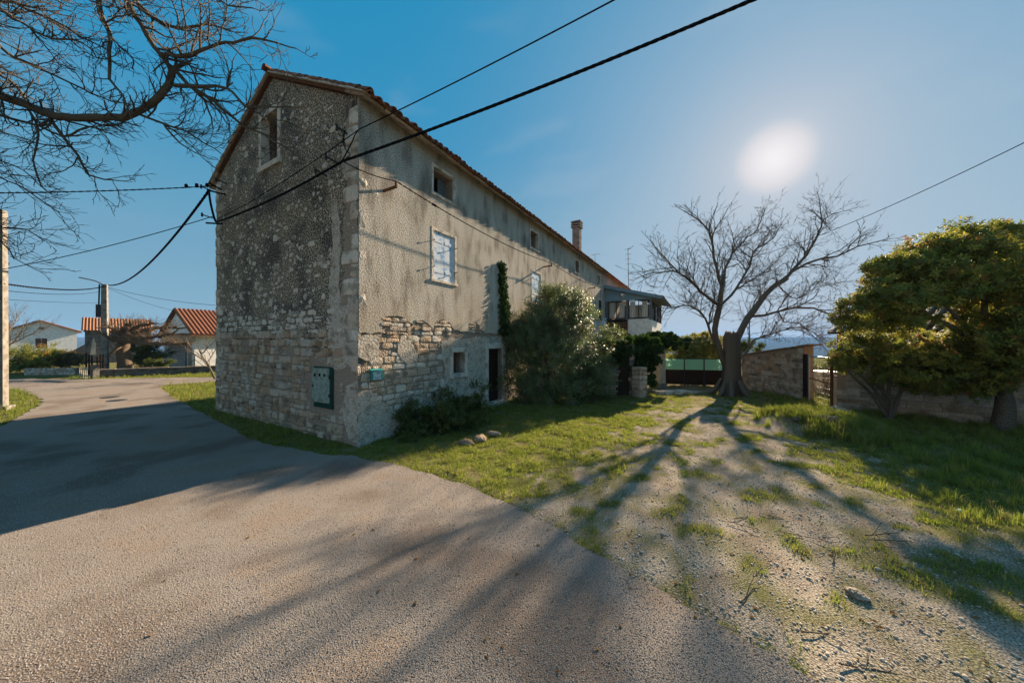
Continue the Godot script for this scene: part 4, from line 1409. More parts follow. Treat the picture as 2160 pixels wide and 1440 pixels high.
	box_obj("shaft", -0.24, 0.24, -0.1, 2.55, -0.22, 0.22, M.yellow_wall, gp)
	box_obj("base", -0.3, 0.3, -0.1, 0.22, -0.28, 0.28, M.concrete, gp)
	var st := thing("stone_step", "flat pale stone slab lying on the ground before the green gate", "stone slab", at(G(1418, 829), 0.12))
	box_obj("slab", -0.85, 0.8, -0.05, 0.13, -0.3, 0.3, M.limestone, st)
	box_obj("slab", 0.82, 1.3, -0.05, 0.08, -0.25, 0.3, M.stone_4, st)

	# the green gate with netting above a dark panel
	var ga := G(1402, 812)
	var gb2 := G(1528, 815)
	var gl := ga.distance_to(gb2)
	var gtt := Transform3D(Basis(Vector3.UP, -atan2((gb2 - ga).z, (gb2 - ga).x)), ga)
	var gate := thing("netted_gate", "wide dark gate with green netting above, left of the big bare tree", "gate", gtt)
	for k in 6:
		box_obj("panel_board", 0.05, gl - 0.05, 0.06 + 0.14 * k, 0.1985 + 0.14 * k, -0.03, 0.0, M.wood_dark, gate)
	for q in [0.0, gl * 0.33, gl * 0.66, gl - 0.05]:
		box_obj("frame_post", q, q + 0.05, 0.0, 1.5, 0.001, 0.05, M.iron, gate)
	box_obj("frame_rail", 0.0, gl, 1.5, 1.54, -0.01, 0.04, M.iron, gate)
	var net := MB.new()
	for i in 20:
		var xa := gl * i / 20.0
		var xb := gl * (i + 1) / 20.0
		var f0 := 0.02 * sin(i * 1.3)
		var f1 := 0.02 * sin((i + 1) * 1.3)
		net.quad(Vector3(xa, 0.9, -0.04 + f0), Vector3(xb, 0.9, -0.04 + f1), Vector3(xb, 1.5, -0.03 + f1 * 0.4), Vector3(xa, 1.5, -0.03 + f0 * 0.4), Vector3(0, 0, 1))
	obj("netting", net, M.net_green, gate)

func frame(a: Vector3, b: Vector3) -> Transform3D:
	var x := Vector3(b.x - a.x, 0, b.z - a.z).normalized()
	return Transform3D(Basis(x, Vector3.UP, x.cross(Vector3.UP)), Vector3(a.x, 0, a.z))

# rows of roof tiles running down a slope: o at the top, along = ridge direction * length, down = slope vector
func tile_rows(o: Vector3, along: Vector3, down: Vector3, pitch: float, r: float) -> MB:
	var mb := MB.new()
	var up := along.cross(down).normalized()
	if up.y < 0:
		up = -up
	var a := along.normalized()
	var n := int(along.length() / pitch)
	mb.quad(o, o + along, o + along + down, o + down, up)
	for i in n:
		var c := o + a * (pitch * (i + 0.5))
		for k in 4:
			var t0 := PI * k / 4.0
			var t1 := PI * (k + 1) / 4.0
			var p0 := c + a * cos(t0) * r + up * sin(t0) * r
			var p1 := c + a * cos(t1) * r + up * sin(t1) * r
			mb.quad(p0, p1, p1 + down, p0 + down, a * cos((t0 + t1) / 2) + up * sin((t0 + t1) / 2))
		mb.flat(c + down + a * r, c + down - a * r, c + down + up * r, down)
	return mb

func pole(called_label: String, p: Vector3, h: float, w0: float, w1: float) -> Node3D:
	var o := thing("utility_pole", called_label, "utility pole", at(p, 0.6))
	var mb := MB.new()
	for k in 4:
		var s := PI / 4 + PI / 2 * k
		var e := s + PI / 2
		mb.quad(Vector3(cos(s) * w0, -0.3, sin(s) * w0), Vector3(cos(e) * w0, -0.3, sin(e) * w0), Vector3(cos(e) * w1, h, sin(e) * w1), Vector3(cos(s) * w1, h, sin(s) * w1), Vector3(cos(s + PI / 4), 0, sin(s + PI / 4)))
	mb.quad(Vector3(w1, h, w1) * 0.71 + Vector3(0, h * 0.29, 0), Vector3(-w1 * 0.71, h, w1 * 0.71), Vector3(-w1 * 0.71, h, -w1 * 0.71), Vector3(w1 * 0.71, h, -w1 * 0.71), Vector3.UP)
	obj("shaft", mb, M.concrete, o)
	return o

func build_left_side() -> void:
	# white house far left
	var a := P(12, 720, 44)
	var b := a + Vector3(0.568, 0, -0.823) * 5.75
	var t := frame(a, b)
	var w := Vector2(b.x - a.x, b.z - a.z).length()
	var h := thing("white_house", "white gabled house with brown shutter far left across the road", "house", t)
	var ax := w * 0.455
	var win := Rect2(w * 0.385, 1.5, w * 0.17, 1.45)
	obj("wall", walled(PackedVector2Array([Vector2(0, -1), Vector2(w, -1), Vector2(w, 4.0), Vector2(ax, 5.35), Vector2(0, 3.9)]), [win], -0.4, 0.0), M.whitewash, h)
	box_obj("side_wall", w - 0.4, w, -1, 3.8, -10.0, -0.401, M.whitewash, h)
	box_obj("side_wall", 0.0, 0.4, -1, 3.7, -10.0, -0.401, M.whitewash, h)
	var wn := part("window", h)
	for k in 2:
		box_obj("shutter", win.position.x + win.size.x * 0.5 * k + 0.01, win.position.x + win.size.x * 0.5 * (k + 1) - 0.01, win.position.y, win.end.y, -0.08, -0.02, M.wood_brown, wn)
	var vent := MB.new()
	vent.tube(PackedVector3Array([Vector3(w * 0.475, 4.35, 0.003), Vector3(w * 0.475, 4.35, 0.03)]), PackedFloat32Array([0.22, 0.2]), 14)
	obj("round_vent", vent, M.wood_dark, h)
	for s in 2:
		var e0 := Vector3(ax, 5.36, 0.35)
		var e1 := Vector3(w + 0.45, 3.82, 0.35) if s == 1 else Vector3(-0.5, 3.7, 0.35)
		var mb := MB.new()
		var bk := Vector3(0, 0, -10.6)
		var up := Vector3(0, 0.12, 0)
		mb.quad(e0, e1, e1 + bk, e0 + bk, Vector3.DOWN)
		mb.quad(e0, e1, e1 + up, e0 + up, Vector3(0, 0, 1))
		mb.quad(e1, e1 + bk, e1 + bk + up, e1 + up, Vector3(1 if s == 1 else -1, 0, 0))
		obj("roof", mb, M.tile_3, h)
		struct(obj("tile_rows", tile_rows(e0 + up, bk, e1 - e0, 0.22, 0.09), M.tile_1, h), "stuff")

	# soot grey house with orange roof
	a = P(178, 720, 37)
	b = a + Vector3(0.616, 0, -0.788) * 5.1
	t = frame(a, b)
	w = 5.1
	h = thing("grey_house", "soot grey house with orange tiled roof behind the pollarded tree", "house", t)
	var wt := walled(PackedVector2Array([Vector2(0, -1), Vector2(w, -1), Vector2(w, 3.8), Vector2(0, 3.8)]), [Rect2(w * 0.62, 1.2, 0.6, 1.2)], -0.4, 0.0)
	obj("wall", wt, M.soot_wall, h)
	box_obj("window", w * 0.62, w * 0.62 + 0.6, 1.2, 2.4, -0.3, -0.2, M.wood_dark, h)
	box_obj("side_wall", 0.0, 0.4, -1, 3.8, -6.0, -0.401, M.soot_wall, h)
	box_obj("side_wall", w - 0.4, w, -1, 3.8, -6.0, -0.401, M.soot_wall, h)
	obj("plaster_patch", walled(ragged([Vector2(0.35, 1.0), Vector2(0.75, 0.9), Vector2(0.8, 2.3), Vector2(0.6, 3.0), Vector2(0.45, 2.0)], 0.2, 0.04), [], 0.002, 0.02), M.plaster_smooth, h)
	struct(obj("roof_tiles", tile_rows(Vector3(-0.25, 5.35, -3.0), Vector3(w + 0.5, 0, 0), Vector3(0, -1.62, 3.3), 0.24, 0.095), M.tile_2, h), "stuff")
	var rf := MB.new()
	rf.quad(Vector3(-0.2, 5.33, -3), Vector3(w + 0.2, 5.33, -3), Vector3(w + 0.2, 3.7, -6.3), Vector3(-0.2, 3.7, -6.3), Vector3(0, 1, -1))
	rf.flat(Vector3(0.01, 3.8, 0), Vector3(0.01, 5.3, -3), Vector3(0.01, 3.8, -6), Vector3.LEFT)
	obj("roof", rf, M.tile_0, h)

	# low roofed outhouse between them
	a = P(150, 720, 46)
	b = P(186, 720, 46)
	h = thing("outhouse", "low outhouse with faded orange roof between the white and grey houses", "outhouse", frame(a, b))
	w = b.x - a.x
	box_obj("wall", 0, w, -1, 0.9, -3, 0, M.beige_wall, h)
	struct(obj("roof_tiles", tile_rows(Vector3(-0.1, 2.1, -1.6), Vector3(w + 0.2, 0, 0), Vector3(0, -1.25, 1.85), 0.24, 0.09), M.tile_2, h), "stuff")

	# garage house with white walls and red tiles
	a = P(343, 720, 31.5)
	b = P(409, 720, 28.0)
	t = frame(a, b)
	w = a.distance_to(b)
	h = thing("garage_house", "white garage house with red tiled roof left of the stone house", "house", t)
	var hole := Rect2(0.45, 0, w - 0.95, 2.42)
	obj("front_wall", walled(PackedVector2Array([Vector2(0, -0.3), Vector2(w, -0.3), Vector2(w, 3.15), Vector2(w / 2, 5.35), Vector2(0, 3.15)]), [hole], -0.3, 0.0), M.whitewash, h)
	box_obj("beam", -0.1, w + 0.25, 2.5, 3.1, 0.002, 0.14, M.beige_wall, h)
	box_obj("ledge", -0.2, w + 0.4, 3.101, 3.2, 0.002, 0.3, M.tile_3, h)
	box_obj("inner_wall", 0.3, w - 0.3, 0, 2.5, -2.0, -1.8, M.whitewash, h)
	var gd := part("garage_door", h)
	for k in 3:
		box_obj("panel", w * 0.36 + 0.001, w * 0.66, 0.05 + 0.78 * k, 0.8 + 0.78 * k, -1.0, -0.94, M.paint_pale, gd)
	box_obj("handle", w * 0.6, w * 0.6 + 0.05, 0.95, 1.15, -0.939, -0.9, M.iron, gd)
	box_obj("side_door", w * 0.16, w * 0.34, 0.0, 2.3, -1.3, -1.24, M.wood_grey, h)
	box_obj("post", w * 0.68, w * 0.79, 0.0, 2.42, -0.7, -0.3, M.beige_wall, h)
	box_obj("side_wall", w - 0.3, w, -0.3, 3.15, -12.0, -0.301, M.whitewash, h)
	box_obj("side_wall", 0.0, 0.3, -0.3, 3.15, -12.0, -0.301, M.whitewash, h)
	for s in 2:
		var e0 := Vector3(w / 2, 5.4, 0.3)
		var e1 := Vector3(w + 0.5, 2.98, 0.3) if s == 1 else Vector3(-0.5, 2.98, 0.3)
		var mb := MB.new()
		var bk := Vector3(0, 0, -12.4)
		var up := Vector3(0, 0.1, 0)
		mb.quad(e0, e1, e1 + bk, e0 + bk, Vector3.DOWN)
		mb.quad(e0, e1, e1 + up, e0 + up, Vector3(0, 0, 1))
		mb.quad(e1, e1 + bk, e1 + bk + up, e1 + up, Vector3(1 if s == 1 else -1, 0, 0))
		obj("roof", mb, M.tile_1, h)
		struct(obj("tile_rows", tile_rows(e0 + up, bk, e1 - e0, 0.3, 0.11), M.tile_0, h), "stuff")

	# garden walls, gate, fence
	a = G(192, 797)
	b = G(462, 785)
	t = frame(a, b)
	w = a.distance_to(b)
	h = thing("garden_wall", "low mossy grey garden wall before the garage house", "wall", t)
	box_obj("wall_body", 0, w, -0.2, 0.47, -0.3, 0.0, M.soot_wall, h)
	var x := -0.02
	while x < w:
		var l := rr(0.7, 1.2)
		box_obj("coping_stone", x, minf(x + l - 0.015, w + 0.05), 0.472, 0.56 + rr(-0.015, 0.015), -0.35, 0.05 + rr(-0.01, 0.02), M.stone_5 if rng.randf() < 0.5 else M.concrete, h)
		x += l
	a = G(48, 791.5)
	b = G(157, 790)
	t = frame(a, b)
	w = a.distance_to(b)
	h = thing("rubble_wall", "low pale rubble wall under the hedge far left", "wall", t)
	box_obj("wall_body", 0, w, -0.2, 0.5, -0.35, -0.03, M.mortar, h)
	courses(0, w, 0, 0.56, Vector2(0.15, 0.22), Vector2(0.25, 0.5), 0.02, func(xx, y, ww, hh):
		obj("stone", stone(ww, hh, rr(0.0, 0.03)), M.limestone if rng.randf() < 0.6 else M.stone_2, h, Transform3D(Basis(), Vector3(xx, y, -0.03))))
	a = G(158, 792)
	b = G(200, 795)
	t = frame(a, b)
	w = a.distance_to(b)
	h = thing("board_fence", "dark board fence beside the far utility pole", "fence", t)
	for k in 7:
		if k == 3:
			continue
		box_obj("board", w * k / 7.0, w * k / 7.0 + 0.19, 0, rr(1.3, 1.75), -0.5, -0.46, M.wood_dark, h)
	box_obj("rail", 0, w, 1.0, 1.08, -0.46, -0.42, M.wood_dark, h)
	a = G(167, 798)
	b = G(186, 799)
	h = thing("picket_gate", "little pale yellow picket gate at the end of the garden wall", "gate", frame(a, b))
	w = a.distance_to(b)
	for k in 5:
		box_obj("picket", w * k / 5.0, w * k / 5.0 + 0.07, 0.05, 0.78, 0.0, 0.03, M.yellow_wall, h)
	for k in 2:
		box_obj("rail", -0.03, w, 0.18 + 0.42 * k, 0.25 + 0.42 * k, -0.032, -0.001, M.wood_grey, h)
	box_obj("gate_pier", w + 0.05, w + 0.35, -0.1, 0.95, -0.35, -0.05, M.soot_wall, h)
	h = thing("fence_post", "thin braced wire fence post on the garden wall", "fence post", at(P(410, 720, 25.3) - Vector3(0, EYE, 0), 0.4))
	var fp := MB.new()
	fp.rod(Vector3(0, 0, 0), Vector3(0, 1.4, 0), 0.03)
	obj("post", fp, M.iron, h)
	for s in [-1, 1]:
		var br := MB.new()
		br.rod(Vector3(0, 1.1, 0), Vector3(0.6 * s, 0.5, 0), 0.02)
		obj("brace", br, M.iron, h)

	# poles
	var far := pole("concrete utility pole in front of the pollarded tree", P(220, 720, 25.6) - Vector3(0, EYE, 0), 7.0, 0.27, 0.2)
	var arm := MB.new()
	arm.tube(curve([Vector3(0, 6.9, 0), Vector3(-0.4, 7.2, 0.2), Vector3(-1.1, 7.35, 0.6)], 0.1), even(0.04, curve([Vector3(0, 6.9, 0), Vector3(-0.4, 7.2, 0.2), Vector3(-1.1, 7.35, 0.6)], 0.1).size()), 6)
	obj("lamp_arm", arm, M.iron, far)
	box_obj("junction_box", -0.42, -0.2, 4.4, 5.4, -0.15, 0.15, M.iron, far)
	var cd := MB.new()
	cd.rod(Vector3(-0.3, 5.4, 0), Vector3(-0.27, 7.0, 0), 0.05)
	obj("conduit", cd, M.cable, far)
	var near := pole("near concrete utility pole with ivy at the left edge of the road", P(-4, 720, 11.8) - Vector3(0, EYE, 0), 7.3, 0.22, 0.2)
	box_obj("foot", -0.26, 0.26, -0.1, 0.14, -0.26, 0.26, M.concrete, near)
	var lv: Array = []
	var tn: Array = []
	for k in 420:
		var y := rr(3.5, 7.2)
		lv.append(Transform3D(Basis.from_euler(Vector3(rr(-1, 1), rr(-3, 3), rr(-1, 1))).scaled(Vector3.ONE * rr(0.6, 1.1)), Vector3(rr(-0.26, 0.12), y, rr(-0.26, 0.26))))
		tn.append(leaf_tint(0))
	struct(multi("ivy_leaves", ivy_leaf(), M.leaf_ivy, lv, tn, near), "stuff")
	# iron covers in the road
	for q in [[231, 838.5], [246, 845]]:
		var mc := MB.new()
		mc.tube(PackedVector3Array([Vector3(0, -0.03, 0), Vector3(0, 0.012, 0), Vector3(0, 0.017, 0)]), PackedFloat32Array([0.3, 0.3, 0.28]), 18)
		tag(obj("iron_cover", mc, M.iron, self, at(G(q[0], q[1]) + Vector3(0, 0.008, 0))), "%s round iron cover set in the road" % ("farther" if q[0] < 240 else "nearer"), "manhole cover", "iron covers in the road")

func build_right_side() -> void:
	# stone side of the lean-to behind the bare tree
	var a := G(1553, 817)
	var b := G(1695, 842)
	var t := frame(a, b)
	var w := a.distance_to(b)
	var h := thing("lean_to", "squared stone lean-to with sloping top right of the big bare tree", "shed", t)
	obj("wall", walled(PackedVector2Array([Vector2(0, -0.3), Vector2(w, -0.3), Vector2(w, 2.28), Vector2(0, 1.7)]), [], -0.5, -0.02), M.mortar, h)
	courses(0.01, w - 0.01, 0.0, 2.26, Vector2(0.17, 0.27), Vector2(0.3, 0.62), 0.014, func(x, y, ww, hh):
		if y + hh / 2 > 1.7 + 0.58 * (x - ww / 2) / w:
			return
		obj("stone", stone(ww, hh, rr(0.0, 0.022), 0.05, 0.1), stone_mat(), h, Transform3D(Basis(), Vector3(x, y, -0.02))))
	var x := -0.1
	while x < w + 0.05:
		var l := rr(0.35, 0.6)
		var mb := MB.new()
		mb.bbox(x, x + l - 0.01, 0, 0.05, -0.62, 0.09 + rr(-0.02, 0.02), 0.008, Transform3D(Basis(Vector3(0, 0, 1), atan2(0.58, w)), Vector3(0, 1.71 + rr(0, 0.012), 0)))
		obj("cap_slab", mb, M.stone_5, h)
		x += l

	# rusty gate between the lean-to and the barn
	a = G(1706, 846)
	b = G(1755, 862)
	t = frame(a, b)
	w = a.distance_to(b)
	h = thing("wire_gate", "rusty wire gate between the lean-to and the stone barn", "gate", t)
	var p0 := MB.new()
	p0.rod(Vector3(w, -0.1, 0), Vector3(w, 1.95, 0), 0.05, 8)
	obj("post", p0, M.rust, h)
	p0 = MB.new()
	p0.rod(Vector3(0.05, -0.1, 0), Vector3(0.05, 1.95, 0), 0.035, 8)
	obj("post", p0, M.galvanised, h)
	p0 = MB.new()
	p0.rod(Vector3(0.0, 1.88, 0.0), Vector3(w, 1.88, 0.0), 0.028)
	obj("top_rail", p0, M.galvanised, h)
	p0 = MB.new()
	p0.rod(Vector3(0.0, 0.98, 0.0), Vector3(w, 0.92, 0.0), 0.022)
	obj("middle_rail", p0, M.rust, h)
	p0 = MB.new()
	for k in 9:
		p0.rod(Vector3(0.1 + (w - 0.15) * k / 8.0, 0.05, 0.01), Vector3(0.1 + (w - 0.15) * k / 8.0, 1.88, 0.01), 0.006, 4)
	for k in 9:
		p0.rod(Vector3(0.05, 0.1 + 0.2 * k, 0.015), Vector3(w, 0.1 + 0.2 * k, 0.015), 0.006, 4)
	struct(obj("wire_mesh", p0, M.galvanised, h), "stuff")
	var dp := thing("door_post", "dark wooden post beside the end of the lean-to", "post", at(G(1701, 843)))
	box_obj("shaft", -0.06, 0.08, -0.1, 1.95, -0.1, 0.1, M.wood_dark, dp)
	var cp := thing("concrete_post", "sunlit mossy concrete post beside the rusty gate", "post", at(G(1767, 859), 0.5))
	box_obj("shaft", -0.13, 0.13, -0.2, 1.15, -0.1, 0.1, M.yellow_wall, cp)
	box_obj("cap", -0.15, 0.15, 1.152, 1.2, -0.12, 0.12, M.concrete, cp)
	# water butt beyond the gate
	var wb := thing("water_tank", "grey round water tank standing beyond the rusty gate", "water tank", at(P(1741, 720, 16.0) - Vector3(0, EYE, 0)))
	var tk := MB.new()
	tk.tube(PackedVector3Array([Vector3(0, -0.1, 0), Vector3(0, 0.5, 0), Vector3(0, 1.0, 0), Vector3(0, 1.04, 0)]), PackedFloat32Array([0.5, 0.52, 0.5, 0.44]), 20)
	obj("tank_body", tk, M.galvanised, wb)
	for k in 3:
		var rg := MB.new()
		var pts := PackedVector3Array()
		for i in 25:
			pts.append(Vector3(cos(TAU * i / 24) * 0.52, 0.2 + 0.32 * k, sin(TAU * i / 24) * 0.52))
		rg.tube(pts, even(0.014, 25), 5, false)
		obj("hoop", rg, M.galvanised, wb)

	# stone barn on the right, half hidden by the evergreens
	a = G(1766, 862)
	var az := deg_to_rad(135.0)
	b = a + Vector3(sin(az), 0, -cos(az)) * 6.4
	t = frame(a, b)
	h = thing("stone_barn", "low stone barn with ribbed grey roof behind the evergreen trees at right", "barn", t)
	w = 6.4
	box_obj("wall", 0, w, -0.3, 2.75, -0.5, -0.03, M.mortar, h)
	courses(0.0, w, -0.05, 1.1, Vector2(0.2, 0.34), Vector2(0.4, 0.9), 0.016, func(xx, y, ww, hh):
		obj("stone", stone(ww, hh, rr(0.0, 0.03), 0.05, 0.12), stone_mat(), h, Transform3D(Basis(), Vector3(xx, y, -0.03))))
	courses(0.0, w, 1.1, 2.72, Vector2(0.3, 0.38), Vector2(0.7, 1.5), 0.014, func(xx, y, ww, hh):
		obj("stone", stone(ww, hh, rr(0.0, 0.012), 0.05, 0.08), [M.stone_1, M.stone_4, M.stone_0][rng.randi() % 3], h, Transform3D(Basis(), Vector3(xx, y, -0.03))))
	var far := Vector3(sin(deg_to_rad(64.0)), 0, -cos(deg_to_rad(64.0)))
	var dl := t.basis.inverse() * far
	var ew := MB.new()
	for s in 2:
		var o := Vector3(0.0 if s == 0 else w, 0, -0.5)
		ew.quad(o + Vector3(0, -0.3, 0), o + dl * 4.5 + Vector3(0, -0.3, 0), o + dl * 4.5 + Vector3(0, 4.35, 0), o + Vector3(0, 2.75, 0), Vector3(-1 if s == 0 else 1, 0, 0))
	obj("side_wall", ew, M.stone_1, h)
	var roof := part("roof", h)
	var rise := dl * 4.6 + Vector3(0, 1.75, 0)
	var bed := MB.new()
	var e := Vector3(-0.25, 2.78, 0.12)
	var along := Vector3(w + 0.5, 0, 0)
	bed.quad(e, e + along, e + along + rise, e + rise, Vector3.DOWN)
	bed.quad(e, e + along, e + along + Vector3(0, 0.07, 0), e + Vector3(0, 0.07, 0), Vector3(0, 0, 1))
	bed.quad(e, e + rise, e + rise + Vector3(0, 0.07, 0), e + Vector3(0, 0.07, 0), Vector3(-1, 0, 0))
	obj("roof_bed", bed, M.wood_dark, roof)
	var rm := rise.normalized()
	var ax := along.normalized()
	ax = (ax - rm * ax.dot(rm)).normalized()
	var up := rm.cross(ax)
	if up.y < 0:
		up = -up
	var tm := tile_mesh(0.52, 0.085, 0.1, 0.015, PI, 5)
	var pitch := 0.26
	for i in int(along.length() / pitch):
		for j in 10:
			var p := e + ax.normalized() * 0.0 + along.normalized() * (pitch * (i + 0.5)) + rm * (0.46 * j + 0.42) + up * (0.09 + rr(0, 0.012))
			var bs := Basis(up.cross(-rm), up, -rm) * Basis(Vector3.UP, rr(-0.04, 0.04)) * Basis(Vector3.RIGHT, 0.035)
			obj("tile", tm, [M.old_tile, M.stone_4, M.old_tile, M.tile_3][rng.randi() % 4], roof, Transform3D(bs, p))
	var sheet := MB.new()
	sheet.quad(e + Vector3(0, 0.072, 0), e + along + Vector3(0, 0.072, 0), e + along + rise + Vector3(0, 0.072, 0), e + rise + Vector3(0, 0.072, 0), Vector3.UP)
	obj("under_tiles", sheet, M.old_tile, roof)

	# taller house far right, only its roof corner shows over the trees
	a = P(2112, 720, 17.0)
	h = thing("tall_house", "house whose dark roof corner shows above the evergreens at the right edge", "house", at(Vector3(a.x, 0, a.z), -0.35))
	box_obj("wall", 0.4, 9.0, -4, 7.9, -8.0, -0.4, M.beige_wall, h)
	var rb := MB.new()
	rb.box(0, 9.5, 8.05, 8.2, -8.4, 0)
	rb.quad(Vector3(0, 8.2, 0), Vector3(9.5, 8.2, 0), Vector3(8, 9.6, -4), Vector3(2.5, 9.2, -4), Vector3(0, 1, 1))
	rb.quad(Vector3(0, 8.2, 0), Vector3(0, 8.2, -8.4), Vector3(2.5, 9.2, -4), Vector3(2.5, 9.2, -4), Vector3(-1, 1, 0))
	obj("roof", rb, M.tile_3, h)

	# stones and sticks lying about
	var rocks := [[1690, 905, 0.16, "dark"], [1742, 912, 0.24, "grey"], [985, 934, 0.17, "pale"], [1012, 926, 0.2, "pale"], [1040, 915, 0.16, "pale"], [1772, 868, 0.3, "pale"], [1810, 1254, 0.07, "pale"], [1583, 835, 0.14, "flat"]]
	var words := ["small dark stone in the grass left of the lit grass bank", "grey stone in the front of the lit grass bank", "leftmost pale stone in the row below the low bush", "middle pale stone in the row below the low bush", "rightmost pale stone in the row below the low bush", "heap stone at the foot of the concrete post", "small pale stone lying alone on the gravel", "flat stone lying in the shade beside the lean-to"]
	for i in rocks.size():
		var g := G(rocks[i][0], rocks[i][1])
		var s: float = rocks[i][2]
		var mb := MB.new()
		mb.lump(Vector3.ZERO, Vector3(s * 1.3, s * 0.5, s * 0.9), rng, 0.32, 5, 8)
		tag(obj("rock", mb, M.soot_wall if i < 2 else M.stone_5 if i < 5 else M.stone_4, self, at(g + Vector3(0, ground_y(g.x, g.z) + s * 0.2, 0), rr(0, 3))), words[i], "stone")
	var spots := [[1548, 1092, 0.5], [1535, 1098, 0.35], [1618, 1088, 0.45], [1826, 1128, 0.5], [1845, 1140, 0.4], [1757, 1190, 0.35], [1645, 1036, 0.3], [1560, 1270, 0.5], [1640, 1120, 0.6], [1770, 1400, 0.5], [1690, 1330, 0.45], [905, 1190, 0.12]]
	var sl := ["dark forked stick on the gravel, in line with the stump's shadow", "thin stick just below the dark forked one on the gravel", "stick right of the dark forked one, among green moss patches", "upper pale stick on the gravel near the shade at right", "pale stick close below the upper one near the shade", "dark stick in the middle of the gravel lane, below the pale pair", "small stick high on the lane, nearest the bare tree", "stick lying near the road edge in the middle of the lane", "long thin stick on the gravel below the forked one", "stick in the bottom right corner on the gravel", "stick at the gravel edge beside the road, near the bottom", "tiny twig lying alone on the asphalt"]
	for i in spots.size():
		var g := G(spots[i][0], spots[i][1])
		var mb := MB.new()
		var l: float = spots[i][2]
		var an := rr(-0.7, 0.7)
		branch(mb, Vector3(0, 0.012, 0), Vector3(cos(an), 0.02, sin(an)), l, 0.008, 1, {"seg": 0.08, "wander": 0.14, "up": 0.0, "thin": 0.004, "levels": 2, "space": [0.2, 0.25], "shrink": 0.7})
		tag(obj("stick", mb, M.bark_pale if i % 3 else M.bark, self, at(g + Vector3(0, ground_y(g.x, g.z) + 0.015, 0))), sl[i], "stick", "dry sticks on the gravel")
	var lit := MB.new()
	lit.bbox(-0.05, 0.05, 0, 0.02, -0.02, 0.02, 0.006)
	var lg := G(2024, 1077)
	tag(obj("litter_scrap", lit, M.litter, self, at(lg + Vector3(0, ground_y(lg.x, lg.z) + 0.02, 0), 0.4)), "small pale blue plastic scrap in the shade at right", "litter")

# ---------------------------------------------------------------- trees and plants
func W(cx: float, cy: float, dz := 0.0) -> Vector3:
	return P(1340.0 + cx / 2.88, 400.0 + cy / 2.88, 15.6 + dz)

func Q(cx: float, cy: float, d: float) -> Vector3:
	return P(cx / 2.4, cy / 2.4, d)

